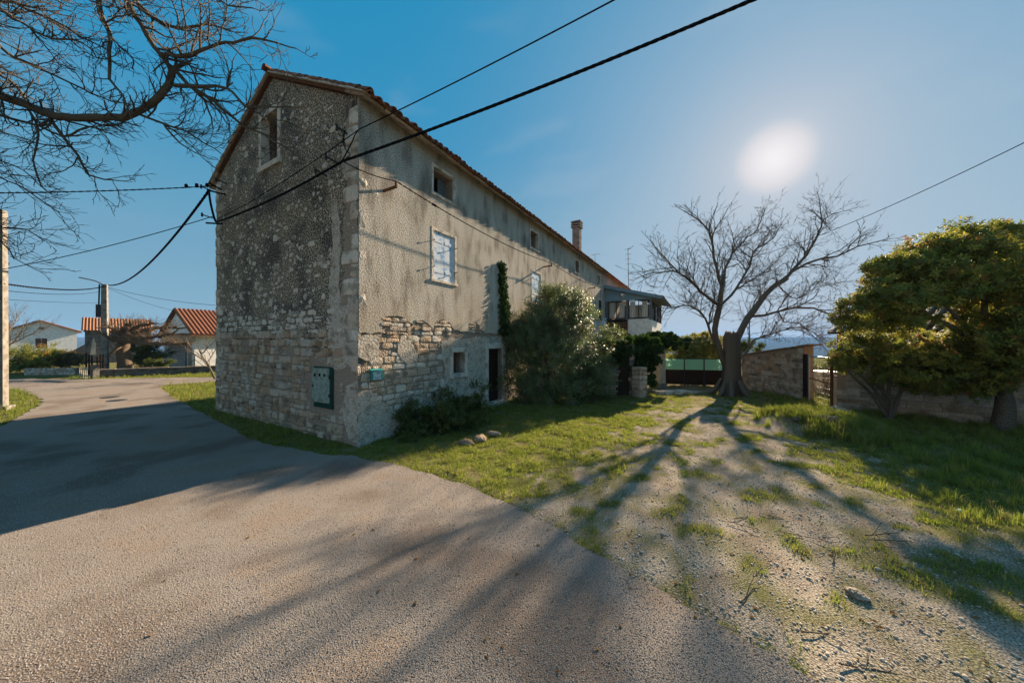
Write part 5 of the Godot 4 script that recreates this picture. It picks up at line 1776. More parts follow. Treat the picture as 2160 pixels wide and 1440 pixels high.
func build_trees() -> void:
	# the big bare tree in the yard
	var tree := thing("bare_walnut_tree", "big bare spreading tree with a thick split stump in the yard", "tree")
	var st := {"step": 0.35, "jit": 0.035, "space0": 0.29, "len": 1.35, "rad": 0.025, "lift": 0.35, "seg": 0.17, "wander": 0.27, "up": 0.06, "thin": 0.0058, "levels": 4, "space": [0.3, 0.24, 0.2, 0.17], "shrink": 1.05}
	var trunk := MB.new()
	var base := G(1541, 832)
	var sides := 40
	var rows := 14
	var prof := [[0.0, 0.52], [0.08, 0.45], [0.2, 0.40], [0.5, 0.35], [0.8, 0.34], [1.0, 0.31], [1.06, 0.24]]
	for i in rows + 1:
		var f := float(i) / rows
		var k := 0
		while k < prof.size() - 2 and prof[k + 1][0] < f * 1.06:
			k += 1
		var r := lerpf(prof[k][1], prof[k + 1][1], clampf((f * 1.06 - prof[k][0]) / (prof[k + 1][0] - prof[k][0]), 0, 1))
		var y := -0.15 + 3.05 * f
		for s in sides:
			var an := TAU * s / sides
			var rad := r * (1.0 + 0.2 * sin(an * 3.0 + 0.7) * (1.0 - 0.4 * f) + 0.10 * sin(an * 7.0 + f * 3.0) + 0.09 * absf(sin(an * 11.0 + 1.5 * sin(f * 5.0))) + rr(-0.025, 0.025))
			trunk.vert(base + Vector3(cos(an) * rad + 0.05 * sin(f * 3.0), y + (rr(-0.1, 0.12) if i == rows else 0.0), sin(an) * rad * 0.9), Vector3(cos(an), 0, sin(an)))
	for i in rows:
		for s in sides:
			var a := i * sides + s
			var b := i * sides + (s + 1) % sides
			trunk.tri(a, b, a + sides)
			trunk.tri(b, b + sides, a + sides)
	trunk.fan(rows * sides, sides, base + Vector3(0, 2.75, 0), Vector3.UP)
	obj("trunk", trunk, M.bark, tree)
	for k in 9:
		var mb := MB.new()
		var an := TAU * k / 9.0 + rr(-0.2, 0.2)
		var p0 := base + Vector3(cos(an) * 0.4, 0.7, sin(an) * 0.36)
		mb.tube(curve([p0, base + Vector3(cos(an) * 0.62, 0.25, sin(an) * 0.58), base + Vector3(cos(an) * 0.95, -0.05, sin(an) * 0.9)], 0.12), PackedFloat32Array([0.06, 0.085, 0.1, 0.11, 0.11, 0.1, 0.09, 0.08, 0.07, 0.06, 0.05, 0.04].slice(0, curve([p0, base + Vector3(cos(an) * 0.62, 0.25, sin(an) * 0.58), base + Vector3(cos(an) * 0.95, -0.05, sin(an) * 0.9)], 0.12).size())), 6)
		obj("root", mb, M.bark, tree)
	var limbs := [
		[[W(560, 1090), W(525, 1000, -0.3), W(488, 900, -0.4), W(492, 800, -0.5), W(515, 700, -0.5), W(530, 580, -0.4)], 0.21, 0.12, 0.7],
		[[W(530, 590, -0.4), W(492, 480, -0.6), W(472, 350, -0.9), W(450, 250, -1.2), W(400, 190, -1.4), W(290, 125, -1.6)], 0.11, 0.016, 0.1],
		[[W(530, 600, -0.4), W(565, 440, 0.2), W(640, 330, 0.8), W(740, 240, 1.2), W(800, 100, 1.6)], 0.08, 0.014, 0.1],
		[[W(508, 700, -0.5), W(430, 645, -0.9), W(345, 560, -1.4), W(240, 475, -1.8), W(160, 390, -2.1), W(105, 325, -2.3)], 0.10, 0.016, 0.15],
		[[W(270, 500, -1.7), W(180, 495, -2.2), W(100, 510, -2.6), W(0, 545, -2.9)], 0.045, 0.012, 0.1],
		[[W(525, 700, -0.5), W(610, 600, -0.2), W(680, 500, 0.3), W(720, 380, 0.7), W(830, 300, 1.3), W(900, 190, 1.8)], 0.085, 0.014, 0.2],
		[[W(620, 600, -0.2), W(720, 540, 0.9), W(830, 460, 1.9), W(960, 330, 2.4)], 0.05, 0.012, 0.2],
		[[W(480, 940, -0.3), W(448, 830, -0.8), W(398, 740, -1.3), W(290, 705, -1.9), W(205, 740, -2.3)], 0.085, 0.014, 0.3],
		[[W(445, 830, -0.8), W(470, 720, -1.4), W(490, 620, -1.9), W(470, 520, -2.3)], 0.04, 0.012, 0.2],
		[[W(590, 1060), W(610, 930, 0.1), W(650, 830, 0.2), W(722, 735, 0.3), W(790, 640, 0.4), W(868, 570, 0.5)], 0.22, 0.14, 0.7],
		[[W(868, 570, 0.5), W(962, 490, 0.6), W(1040, 395, 0.8), W(1100, 290, 1.0), W(1135, 190, 1.2), W(1120, 60, 1.4)], 0.13, 0.016, 0.12],
		[[W(940, 505, 0.5), W(1040, 450, 0.2), W(1130, 420, -0.1), W(1230, 400, -0.4), W(1350, 345, -0.8), W(1540, 300, -1.2)], 0.085, 0.014, 0.15],
		[[W(1135, 200, 1.2), W(1200, 150, 1.6), W(1290, 130, 1.9)], 0.04, 0.012, 0.1],
		[[W(700, 770, 0.3), W(790, 765, 0.0), W(870, 740, -0.3), W(970, 712, -0.6), W(1080, 722, -0.9), W(1200, 760, -1.2), W(1360, 738, -1.5)], 0.085, 0.014, 0.2],
		[[W(870, 740, -0.3), W(900, 800, -0.5), W(1000, 815, -0.9), W(1090, 900, -1.3), W(1200, 960, -1.7)], 0.045, 0.012, 0.1],
		[[W(610, 1060, 0.1), W(690, 965, 0.3), W(720, 915, 0.4), W(820, 885, 0.5), W(905, 850, 0.7), W(1040, 840, 0.9), W(1160, 930, 1.1)], 0.075, 0.014, 0.3],
		[[W(1000, 850, 0.9), W(1090, 900, 0.6), W(1190, 1000, 0.2)], 0.03, 0.01, 0.1],
		[[W(690, 970, 0.3), W(692, 850, 0.6), W(705, 740, 0.9), W(760, 600, 1.3)], 0.05, 0.012, 0.3],
		[[W(870, 575, 0.5), W(930, 640, 1.2), W(1010, 660, 1.8), W(1100, 560, 2.2), W(1250, 590, 2.6)], 0.045, 0.012, 0.2]]
	for l in limbs:
		var s2 := st.duplicate()
		if l[3] > 0.6:
			s2.space0 = 1.2
		obj("limb", limb(l[0], l[1] * 0.74, l[2] * 0.85, s2, l[3]), M.bark, tree)

	# boughs that hang in from the left, on a tree that stands beside the road
	var near := thing("overhanging_tree", "near bare tree whose gnarled boughs hang into the sky at upper left", "tree")
	var foot := Vector3(-13.2, -0.1, -5.2)
	var tk := MB.new()
	var tc := curve([foot, foot + Vector3(0.2, 2.0, -0.1), foot + Vector3(0.1, 4.2, -0.3), foot + Vector3(0.6, 6.2, -0.5)], 0.4)
	var tr := PackedFloat32Array()
	for i in tc.size():
		tr.append(lerpf(0.42, 0.26, float(i) / tc.size()) * rr(0.95, 1.06))
	tk.tube(tc, tr, 12)
	obj("trunk", tk, M.bark, near)
	var crown := foot + Vector3(0.1, 4.2, -0.3)
	var hi := foot + Vector3(0.6, 6.2, -0.5)
	var s3 := {"step": 0.18, "jit": 0.018, "space0": 0.24, "len": 0.85, "rad": 0.022, "lift": 0.3, "seg": 0.1, "wander": 0.3, "up": 0.05, "thin": 0.0048, "levels": 3, "space": [0.2, 0.14, 0.12, 0.1], "shrink": 1.05}
	var nl := [
		[[crown, Q(-300, 380, 6.6), Q(0, 490, 7.0), Q(110, 522, 7.0), Q(210, 565, 7.0), Q(330, 592, 6.9), Q(480, 592, 6.9), Q(620, 590, 6.8), Q(720, 556, 6.8), Q(800, 500, 6.7), Q(848, 430, 6.7), Q(872, 355, 6.7)], 0.13, 0.055, 0.3],
		[[hi, Q(0, -320, 6.2), Q(380, -150, 6.4), Q(600, -40, 6.5), Q(680, 70, 6.6), Q(745, 185, 6.6), Q(820, 285, 6.7), Q(880, 352, 6.7), Q(960, 430, 6.8), Q(1040, 482, 6.8), Q(1130, 550, 6.8), Q(1235, 640, 6.8), Q(1330, 680, 6.8), Q(1420, 735, 6.8), Q(1520, 800, 6.8)], 0.12, 0.012, 0.35],
		[[Q(480, -100, 6.4), Q(505, 70, 6.3), Q(560, 200, 6.2), Q(545, 320, 6.2), Q(560, 400, 6.2), Q(615, 480, 6.2), Q(640, 535, 6.2)], 0.05, 0.014, 0.1],
		[[crown + Vector3(0, 0.4, 0), Q(-200, 130, 7.2), Q(0, 240, 7.4), Q(70, 295, 7.4), Q(170, 330, 7.4), Q(290, 390, 7.4), Q(420, 450, 7.5), Q(560, 512, 7.5), Q(640, 525, 7.5)], 0.075, 0.012, 0.3],
		[[hi, Q(-150, -60, 6.6), Q(30, 0, 6.6), Q(170, 62, 6.6), Q(290, 110, 6.6), Q(400, 185, 6.6), Q(520, 240, 6.6)], 0.07, 0.012, 0.3],
		[[crown + Vector3(0, 0.2, 0), Q(-160, 330, 7.6), Q(0, 380, 7.8), Q(90, 440, 7.8), Q(145, 560, 7.7), Q(190, 645, 7.7), Q(180, 760, 7.6), Q(172, 860, 7.6), Q(230, 965, 7.6)], 0.065, 0.012, 0.35],
		[[Q(240, 572, 7.0), Q(320, 690, 7.1), Q(392, 790, 7.1), Q(440, 880, 7.1), Q(520, 905, 7.1), Q(605, 915, 7.1)], 0.035, 0.01, 0.15],
		[[Q(690, 572, 6.8), Q(820, 620, 6.9), Q(940, 668, 7.0), Q(1040, 730, 7.0), Q(1115, 775, 7.0)], 0.03, 0.009, 0.1],
		[[Q(825, 622, 6.9), Q(880, 690, 6.9), Q(985, 778, 6.9), Q(1040, 793, 6.9)], 0.02, 0.008, 0.1],
		[[Q(810, 270, 6.7), Q(880, 280, 6.5), Q(960, 272, 6.4), Q(1060, 232, 6.3), Q(1180, 212, 6.2), Q(1270, 195, 6.2), Q(1400, 215, 6.2), Q(1500, 245, 6.2)], 0.045, 0.009, 0.12],
		[[Q(620, -110, 6.5), Q(690, 10, 6.8), Q(770, 90, 6.9), Q(900, 145, 7.0), Q(1050, 122, 7.0), Q(1180, 160, 7.0)], 0.045, 0.01, 0.15],
		[[Q(880, 432, 6.75), Q(1000, 440, 6.6), Q(1100, 438, 6.5), Q(1180, 470, 6.4), Q(1235, 540, 6.4), Q(1400, 535, 6.4), Q(1500, 545, 6.4)], 0.04, 0.009, 0.12],
		[[crown, Q(-200, 760, 7.8), Q(0, 810, 8.0), Q(60, 835, 8.0), Q(120, 862, 8.0), Q(190, 930, 8.0)], 0.04, 0.01, 0.4],
		[[crown - Vector3(0, 0.3, 0), Q(-200, 820, 7.4), Q(0, 900, 7.5), Q(120, 950, 7.5), Q(200, 1010, 7.5), Q(295, 1075, 7.5)], 0.04, 0.01, 0.4],
		[[crown - Vector3(0, 0.5, 0), Q(-200, 1130, 7.2), Q(0, 1150, 7.2), Q(140, 1168, 7.2), Q(215, 1215, 7.2)], 0.03, 0.009, 0.45],
		[[crown - Vector3(0, 0.5, 0), Q(-200, 1120, 7.0), Q(0, 1225, 7.0), Q(60, 1300, 7.0), Q(130, 1340, 7.0), Q(180, 1365, 7.0)], 0.03, 0.008, 0.45],
		[[hi, Q(500, -330, 6.0), Q(850, -150, 6.2), Q(920, 0, 6.3), Q(935, 120, 6.3), Q(940, 210, 6.3)], 0.05, 0.01, 0.4],
		[[Q(860, -140, 6.2), Q(1050, -40, 6.0), Q(1150, 20, 5.9), Q(1280, 40, 5.9)], 0.03, 0.009, 0.2],
		[[hi, Q(-150, 60, 6.4), Q(60, 90, 6.3), Q(250, 190, 6.2), Q(420, 215, 6.2), Q(480, 290, 6.2), Q(545, 300, 6.2)], 0.05, 0.01, 0.4],
		[[Q(-80, 560, 7.6), Q(60, 600, 7.7), Q(200, 640, 7.8), Q(320, 690, 7.9), Q(480, 640, 7.9), Q(560, 740, 7.9)], 0.035, 0.009, 0.15]]
	for l in nl:
		var s4 := s3.duplicate()
		obj("bough", limb(l[0], l[1], l[2], s4, l[3]), M.bark_pale, near)

	# pollarded mulberry by the garden wall
	var mul := thing("pollarded_tree", "pollarded tree with knobbly arms and tan shoots behind the garden wall", "tree")
	var mb0 := P(262, 720, 25.0) - Vector3(0, EYE, 0)
	var mt := MB.new()
	var mc := curve([mb0 - Vector3(0, 0.2, 0), mb0 + Vector3(0.05, 0.9, 0), mb0 + Vector3(-0.15, 1.9, 0), mb0 + Vector3(0.1, 2.9, 0)], 0.3)
	var mr := PackedFloat32Array()
	for i in mc.size():
		mr.append(lerpf(0.46, 0.34, float(i) / mc.size()) * rr(0.86, 1.16))
	mt.tube(mc, mr, 11)
	obj("trunk", mt, M.bark_tan, mul)
	var ms := {"step": 0.22, "jit": 0.075, "space0": 0.05, "len": 1.2, "rad": 0.018, "lift": 1.1, "free": true, "seg": 0.3, "wander": 0.07, "up": 0.05, "thin": 0.011, "levels": 1, "space": [0.5, 0.7, 0.5], "shrink": 0.8}
	for q in [[[262, 705], [300, 698], [340, 690], [382, 692]], [[262, 708], [310, 712], [350, 706], [366, 702]], [[265, 718], [300, 722], [345, 724], [395, 724]], [[258, 706], [240, 694], [222, 690]], [[258, 702], [262, 690], [275, 682]], [[256, 712], [238, 716], [222, 708]], [[262, 704], [290, 690], [322, 682]], [[258, 716], [250, 730], [236, 742]]]:
		var ps: Array = []
		for i in q.size():
			ps.append(P(q[i][0], q[i][1], 25.0 + rr(-0.2, 0.2) + (1.0 if q[0][1] % 2 else -0.9) * i * 0.4))
		obj("arm", limb(ps, 0.19, 0.075, ms, 0.12), M.bark_tan, mul)

	# small bare trees and scrub about
	bare_tree("young_fig_tree", "small bare leaning tree against the white garage wall", P(456, 720, 21.5) - Vector3(0, EYE, 0), [[0, 0.1, 0], [-0.5, 1.2, 0.1], [-0.9, 2.0, 0.2]], 3, 0.07, 1.2, M.bark)
	bare_tree("roadside_tree", "bare twiggy tree behind the near pole at the left edge", P(15, 720, 33.0) - Vector3(0, EYE, 0), [[0, 0.1, 0], [0.1, 2.0, 0.2], [0.5, 4.2, 0.3]], 6, 0.12, 2.4, M.bark)
	bare_tree("bare_shrub", "bare twiggy shrub between the lean-to and the barn", P(1742, 720, 14.6) - Vector3(0, EYE, 0), [[0, 0.1, 0], [0.1, 0.9, 0], [0.2, 1.8, 0]], 8, 0.035, 1.5, M.bark)

func bare_tree(called: String, label: String, p: Vector3, stem: Array, n: int, r: float, spread: float, m: Material) -> void:
	var o := thing(called, label, "tree" if r > 0.05 else "shrub")
	var pts: Array = []
	for q in stem:
		pts.append(p + Vector3(q[0], q[1] - 0.2, q[2]))
	var s := {"step": 0.25, "jit": 0.03, "space0": 0.35, "len": spread * 0.7, "rad": 0.025, "lift": 0.5, "seg": 0.25, "wander": 0.22, "up": 0.06, "thin": 0.008, "levels": 3, "space": [0.3, 0.3, 0.28, 0.25], "shrink": 0.9}
	obj("trunk", limb(pts, r, r * 0.5, s, 0.4), m, o)
	for k in n:
		var an := TAU * k / n + rr(-0.4, 0.4)
		var d := Vector3(cos(an), 0, sin(an))
		var b: Vector3 = pts[1].lerp(pts[2], rr(0.0, 0.9)) if r > 0.05 else pts[0]
		obj("limb", limb([b, b + d * spread * 0.5 + Vector3(0, spread * 0.45, 0), b + d * spread * rr(0.8, 1.1) + Vector3(0, spread * rr(0.7, 1.2), 0)], r * 0.6, 0.012, s, 0.25), m, o)

# leaves
func leaf_shape(mb: MB, p: Vector3, dir: Vector3, up: Vector3, len: float, wid: float, droop := 0.2) -> void:
	var side := dir.cross(up).normalized()
	var n := side.cross(dir).normalized()
	var m := p + dir * len * 0.5 + n * len * 0.06
	var tip := p + dir * len - n * len * droop
	mb.flat(p, m + side * wid * 0.5 - n * wid * 0.08, m, n)
	mb.flat(p, m - side * wid * 0.5 - n * wid * 0.08, m, n)
	mb.flat(tip, m + side * wid * 0.5 - n * wid * 0.08, m, n)
	mb.flat(tip, m - side * wid * 0.5 - n * wid * 0.08, m, n)

func rosette(n: int, len: float, wid: float, lift: float, stem: float) -> ArrayMesh:
	var mb := MB.new()
	for k in n:
		var an := 2.4 * k + rr(-0.3, 0.3)
		var f := float(k) / n
		var d := Vector3(cos(an), lift + f * 0.9 + rr(-0.2, 0.2), sin(an)).normalized()
		leaf_shape(mb, Vector3(0, stem * f, 0), d, Vector3.UP + rv() * 0.3, len * rr(0.75, 1.15), wid * rr(0.8, 1.15), rr(0.05, 0.3))
	return mb.mesh()

func ivy_leaf() -> ArrayMesh:
	var mb := MB.new()
	for k in 3:
		var p := rv() * 0.06
		var d := (Vector3(rr(-1, 1), rr(-1, 0.3), rr(-0.3, 1))).normalized()
		var s := d.cross(Vector3(0.2, 0.3, 1)).normalized()
		var l := rr(0.065, 0.095)
		var n := s.cross(d).normalized()
		mb.flat(p, p + d * l * 0.35 + s * l * 0.55, p + d * l, n)
		mb.flat(p, p + d * l * 0.35 - s * l * 0.55, p + d * l, n + rv() * 0.1)
	return mb.mesh()

func leaf_tint(kind: int) -> Color:
	var k := rng.randf()
	if kind == 0:      # ivy, dark
		return Color(0.028, 0.055, 0.016).lerp(Color(0.06, 0.095, 0.028), k)
	if kind == 1:      # laurel: green with yellow and rusty leaves
		if k < 0.6:
			return Color(0.13, 0.17, 0.04).lerp(Color(0.25, 0.26, 0.055), rng.randf())
		if k < 0.93:
			return Color(0.28, 0.27, 0.055).lerp(Color(0.42, 0.35, 0.07), rng.randf())
		return Color(0.30, 0.165, 0.05).lerp(Color(0.38, 0.21, 0.07), rng.randf())
	if kind == 2:      # oleander
		if k < 0.87:
			return Color(0.085, 0.13, 0.045).lerp(Color(0.18, 0.22, 0.085), rng.randf())
		return Color(0.19, 0.145, 0.085).lerp(Color(0.25, 0.2, 0.12), rng.randf())
	if kind == 4:      # brown winter hedge
		return Color(0.12, 0.10, 0.04).lerp(Color(0.22, 0.16, 0.08), k)
	return Color(0.06, 0.09, 0.026).lerp(Color(0.13, 0.14, 0.05), k)

# leaf clusters through the outer part of ellipsoids: lobes = [centre, radii, count]
func foliage(called: String, lobes: Array, meshes: Array, m: Material, kind: int, size: Vector2, parent: Node, shell := 0.45) -> void:
	for q in meshes.size():
		var where: Array = []
		var tints: Array = []
		for l in lobes:
			var c: Vector3 = l[0]
			var r: Vector3 = l[1]
			var n := int(l[2] / meshes.size())
			var mean := pow(r.x * r.y * r.z, 0.3333)
			var clumps := maxi(5, int(l[2] / 55.0))
			for j in clumps:
				var d := rv()
				while d.length() > 1.0 or d.length() < 0.05:
					d = rv()
				d = d.normalized() * (1.0 - shell * pow(rng.randf(), 1.3))
				var cc := c + d * r * rr(0.85, 1.1)
				var cr := mean * rr(0.22, 0.42)
				if j % 4 == 0:
					cc = c + d.normalized() * r * rr(1.03, 1.2)
					cr = mean * rr(0.1, 0.2)
				for i in int(ceil(float(n) / clumps * (0.4 if j % 4 == 0 else 1.2))):
					var o := rv()
					while o.length() > 1.0:
						o = rv()
					var p := cc + o * cr * Vector3(1.15, 0.8, 1.15)
					var up := (d * 0.8 + o * 0.7 + Vector3(0, 0.5, 0) + rv() * 0.4).normalized()
					var x := up.cross(rv()).normalized()
					var s := rr(size.x, size.y)
					where.append(Transform3D(Basis(x * s, up * s, x.cross(up) * s), p))
					tints.append(leaf_tint(kind))
		struct(multi(called, meshes[q], m, where, tints, parent), "stuff")

func E(u: float, v: float, d: float, ru: float, rvv: float, rd: float, n: int) -> Array:
	return [P(u, v, d), Vector3(ru / F * d, rvv / F * d, rd), n]

func stems(mb: MB, p: Vector3, targets: Array, r: float) -> void:
	for t in targets:
		var c := curve([p + rv() * 0.08 * Vector3(1, 0, 1), p.lerp(t, 0.35) + Vector3(0, 0.25, 0) + rv() * 0.1, p.lerp(t, 0.7) + rv() * 0.12, t], 0.2)
		var rads := PackedFloat32Array()
		for i in c.size():
			rads.append(lerpf(r, r * 0.35, float(i) / c.size()))
		mb.tube(c, rads, 6)

func build_plants() -> void:
	var laurel := [rosette(9, 0.115, 0.04, 0.25, 0.10), rosette(8, 0.105, 0.042, 0.1, 0.12), rosette(10, 0.10, 0.036, 0.4, 0.09)]
	# the tall evergreen at the right edge
	var ev := thing("evergreen_tree", "tall yellowish evergreen tree with dark trunk at the right edge", "tree")
	var tb := G(2116, 906)
	var mb := MB.new()
	stems(mb, tb - Vector3(0, 0.1, 0), [P(2098, 770, 9.2), P(2080, 700, 9.1)], 0.19)
	obj("trunk", mb, M.bark, ev)
	mb = MB.new()
	stems(mb, P(2100, 775, 9.2), [P(1990, 640, 8.9), P(1900, 610, 8.7), P(2050, 560, 8.9), P(2180, 600, 9.1), P(2260, 680, 9.3), P(2110, 520, 9.2)], 0.09)
	obj("limb", mb, M.bark, ev)
	foliage("crown", [E(2015, 562, 9.1, 100, 66, 1.2, 1100), E(1925, 602, 8.8, 82, 50, 0.9, 850), E(1868, 632, 8.7, 50, 26, 0.7, 400), E(2105, 552, 9.3, 85, 54, 1.3, 950), E(2000, 508, 9.2, 40, 28, 0.6, 260), E(1965, 530, 9.1, 40, 24, 0.5, 220), E(2090, 498, 9.3, 55, 26, 0.8, 350), E(2185, 610, 9.5, 95, 68, 1.4, 1000), E(2085, 612, 8.9, 70, 26, 1.0, 600), E(2270, 600, 9.7, 100, 70, 1.5, 700), E(2165, 700, 9.0, 62, 50, 1.0, 700), E(2240, 730, 8.9, 90, 70, 1.1, 700), E(2050, 730, 8.7, 40, 26, 0.7, 360), E(2125, 742, 8.6, 56, 46, 0.8, 620), E(1820, 668, 8.9, 44, 22, 0.5, 300), E(1872, 566, 8.8, 30, 16, 0.4, 120), E(1900, 674, 8.8, 34, 22, 0.6, 240), E(2085, 670, 8.8, 36, 26, 0.6, 260), E(1930, 560, 8.9, 50, 28, 0.6, 320), E(2300, 660, 9.7, 110, 90, 1.6, 700), E(2330, 590, 9.6, 110, 70, 1.6, 700), E(2460, 620, 9.4, 130, 110, 1.6, 800), E(2420, 740, 9.0, 120, 70, 1.4, 600)], laurel, M.leaf_laurel, 1, Vector2(0.85, 1.4), ev, 0.5)
	# the lower one by the barn
	var lw := thing("low_evergreen", "lower evergreen with slanting bare stems in front of the barn wall", "tree")
	mb = MB.new()
	stems(mb, G(1878, 884), [P(1800, 770, 10.2), P(1830, 745, 10.0), P(1890, 760, 9.8), P(1770, 760, 10.3), P(1960, 770, 9.7), P(1850, 800, 10.1)], 0.065)
	obj("stem", mb, M.bark, lw)
	foliage("crown", [E(1812, 740, 10.2, 42, 34, 0.6, 420), E(1870, 748, 10.0, 55, 42, 0.8, 640), E(1940, 752, 9.8, 62, 46, 0.9, 800), E(2010, 752, 9.6, 62, 44, 0.9, 760), E(1980, 790, 9.5, 70, 28, 0.8, 480), E(1790, 765, 10.3, 28, 22, 0.4, 160), E(2060, 770, 9.4, 52, 40, 0.8, 460), E(2010, 724, 9.5, 56, 20, 0.7, 420), E(2085, 725, 9.3, 50, 36, 0.7, 520), E(2050, 810, 9.3, 46, 22, 0.6, 260), E(1905, 800, 9.7, 50, 22, 0.6, 260), E(1845, 712, 10.1, 40, 16, 0.5, 180)], laurel, M.leaf_laurel, 1, Vector2(0.75, 1.25), lw)

	# oleander against the house
	var ole := [rosette(13, 0.16, 0.024, 0.35, 0.24), rosette(12, 0.15, 0.022, 0.2, 0.2), rosette(14, 0.14, 0.026, 0.5, 0.26)]
	var ol := thing("oleander_bush", "large rounded oleander bush against the house front", "bush")
	mb = MB.new()
	var of := P(1165, 720, 13.9) - Vector3(0, EYE, 0)
	stems(mb, of, [P(1080, 720, 13.5), P(1120, 660, 14.1), P(1180, 640, 14.5), P(1230, 690, 14.7), P(1250, 760, 14.3), P(1100, 780, 13.1), P(1170, 740, 13.3), P(1200, 800, 13.7), P(1260, 830, 14.1), P(1140, 700, 13.9)], 0.035)
	obj("stem", mb, M.bark, ol)
	foliage("leaves", [E(1172, 760, 13.9, 92, 94, 1.0, 1700), E(1118, 775, 13.5, 54, 82, 0.8, 760), E(1180, 668, 14.3, 62, 55, 0.8, 850), E(1225, 780, 14.1, 52, 62, 0.8, 620), E(1130, 715, 13.8, 65, 50, 0.8, 700), E(1190, 630, 14.5, 42, 22, 0.5, 260), E(1232, 672, 14.8, 16, 22, 0.4, 130), E(1170, 828, 13.4, 78, 38, 0.7, 560), E(1245, 825, 13.9, 40, 20, 0.5, 170), E(1288, 706, 14.5, 16, 8, 0.3, 60)], ole, M.leaf_oleander, 2, Vector2(1.0, 1.6), ol, 0.6)

	# scrub at the house corner: low leafy growth with long grass
	var sc := thing("low_bush", "low dark leafy bush with long grass at the house corner", "bush")
	var soft := [rosette(8, 0.075, 0.04, 0.2, 0.14), rosette(9, 0.07, 0.036, 0.4, 0.18)]
	mb = MB.new()
	stems(mb, P(940, 720, 9.4) - Vector3(0, EYE, 0), [P(880, 870, 8.9), P(930, 850, 9.3), P(980, 830, 9.9), P(1010, 850, 10.1), P(900, 900, 8.6)], 0.018)
	obj("stem", mb, M.bark, sc)
	foliage("leaves", [E(925, 892, 9.0, 72, 46, 0.45, 900), E(870, 905, 8.6, 42, 34, 0.4, 420), E(985, 882, 9.6, 48, 46, 0.45, 560), E(960, 850, 9.7, 50, 32, 0.35, 320), E(1010, 850, 10.2, 20, 40, 0.3, 160), E(880, 872, 8.9, 24, 22, 0.3, 130)], soft, M.leaf_soft, 3, Vector2(0.7, 1.2), sc, 0.85)

	# ivy column climbing the front
	var iv := ivy_leaf()
	var col := thing("ivy_column", "upright column of ivy climbing the plastered house front", "ivy", HT)
	var where: Array = []
	var tints: Array = []
	for k in 1000:
		var f := rng.randf()
		var y := lerpf(2.75, 5.75, f)
		var c := 6.7 - 0.32 * f
		var x := c + rr(-1, 1) * lerpf(0.55, 0.2, f) * sqrt(rng.randf()) * (1.0 + 0.8 * nz.get_noise_2d(y * 3.0, 5.0))
		where.append(Transform3D(Basis.from_euler(Vector3(rr(-0.7, 0.7), rr(-0.9, 0.9), rr(-3, 3))).scaled(Vector3.ONE * rr(0.7, 1.3)), Vector3(x, y, 0.05 + rr(0, 0.13) * (1.0 - f * 0.4))))
		tints.append(leaf_tint(0))
	struct(multi("leaves", iv, M.leaf_ivy, where, tints, col), "stuff")
	mb = MB.new()
	mb.tube(curve([Vector3(6.9, 0.1, 0.1), Vector3(6.8, 1.6, 0.07), Vector3(6.65, 3.2, 0.06), Vector3(6.4, 5.5, 0.05)], 0.3), even(0.025, curve([Vector3(6.9, 0.1, 0.1), Vector3(6.8, 1.6, 0.07), Vector3(6.65, 3.2, 0.06), Vector3(6.4, 5.5, 0.05)], 0.3).size()), 6)
	obj("stem", mb, M.bark, col)

	# ivy over the yard wall and the gateway
	var ivy := thing("ivy_mass", "heavy dark ivy hanging over the yard wall and gateway beside the porch", "ivy")
	mb = MB.new()
	mb.rod(P(1262, 738, 15.6), P(1392, 730, 17.6), 0.05)
	mb.rod(P(1392, 722, 17.6), P(1445, 726, 18.6), 0.05)
	obj("stem", mb, M.bark, ivy)
	foliage("leaves", [E(1300, 745, 15.2, 48, 34, 0.6, 3000), E(1350, 742, 15.9, 40, 36, 0.6, 2400), E(1390, 718, 17.0, 42, 17, 0.5, 1500), E(1270, 738, 15.0, 24, 26, 0.5, 900), E(1330, 775, 15.4, 26, 20, 0.4, 900), E(1425, 722, 18.2, 30, 14, 0.4, 800), E(1372, 780, 15.7, 12, 44, 0.3, 700), E(1355, 715, 16.2, 40, 10, 0.4, 700)], [iv], M.leaf_ivy, 0, Vector2(1.0, 1.7), ivy, 0.7)
	# evergreen behind the gate
	var bg := thing("gateway_bush", "green leafy bush rising behind the netted gate", "bush")
	mb = MB.new()
	stems(mb, P(1470, 720, 20.5) - Vector3(0, EYE, 0), [P(1450, 745, 20.0), P(1490, 735, 20.3), P(1505, 760, 20.3)], 0.07)
	obj("stem", mb, M.bark, bg)
	foliage("leaves", [E(1465, 742, 20.2, 48, 28, 1.0, 1100), E(1500, 735, 20.6, 32, 26, 0.9, 700), E(1480, 718, 20.6, 28, 16, 0.8, 380), E(1445, 765, 19.6, 36, 14, 0.6, 420)], laurel, M.leaf_laurel, 1, Vector2(1.0, 1.7), bg, 0.6)
	var yw := thing("garden_shrub", "yellow green shrub seen between the bare tree and the lean-to", "shrub")
	mb = MB.new()
	stems(mb, P(1580, 720, 22.0) - Vector3(0, EYE, 0), [P(1575, 735, 22), P(1600, 740, 22)], 0.04)
	obj("stem", mb, M.bark, yw)
	foliage("leaves", [E(1580, 735, 22.0, 34, 12, 0.6, 420)], soft, M.leaf_soft, 3, Vector2(1.2, 2.0), yw, 0.8)
	var tg := thing("tangled_shrub", "tangled dark shrub beyond the rusty gate", "shrub")
	mb = MB.new()
	stems(mb, P(1725, 720, 17.5) - Vector3(0, EYE, 0), [P(1715, 790, 17.2), P(1730, 775, 17.5), P(1750, 785, 17.5)], 0.03)
	obj("stem", mb, M.bark, tg)
	foliage("leaves", [E(1728, 790, 17.6, 30, 26, 0.7, 520)], soft, M.leaf_soft, 3, Vector2(1.0, 1.7), tg, 0.9)
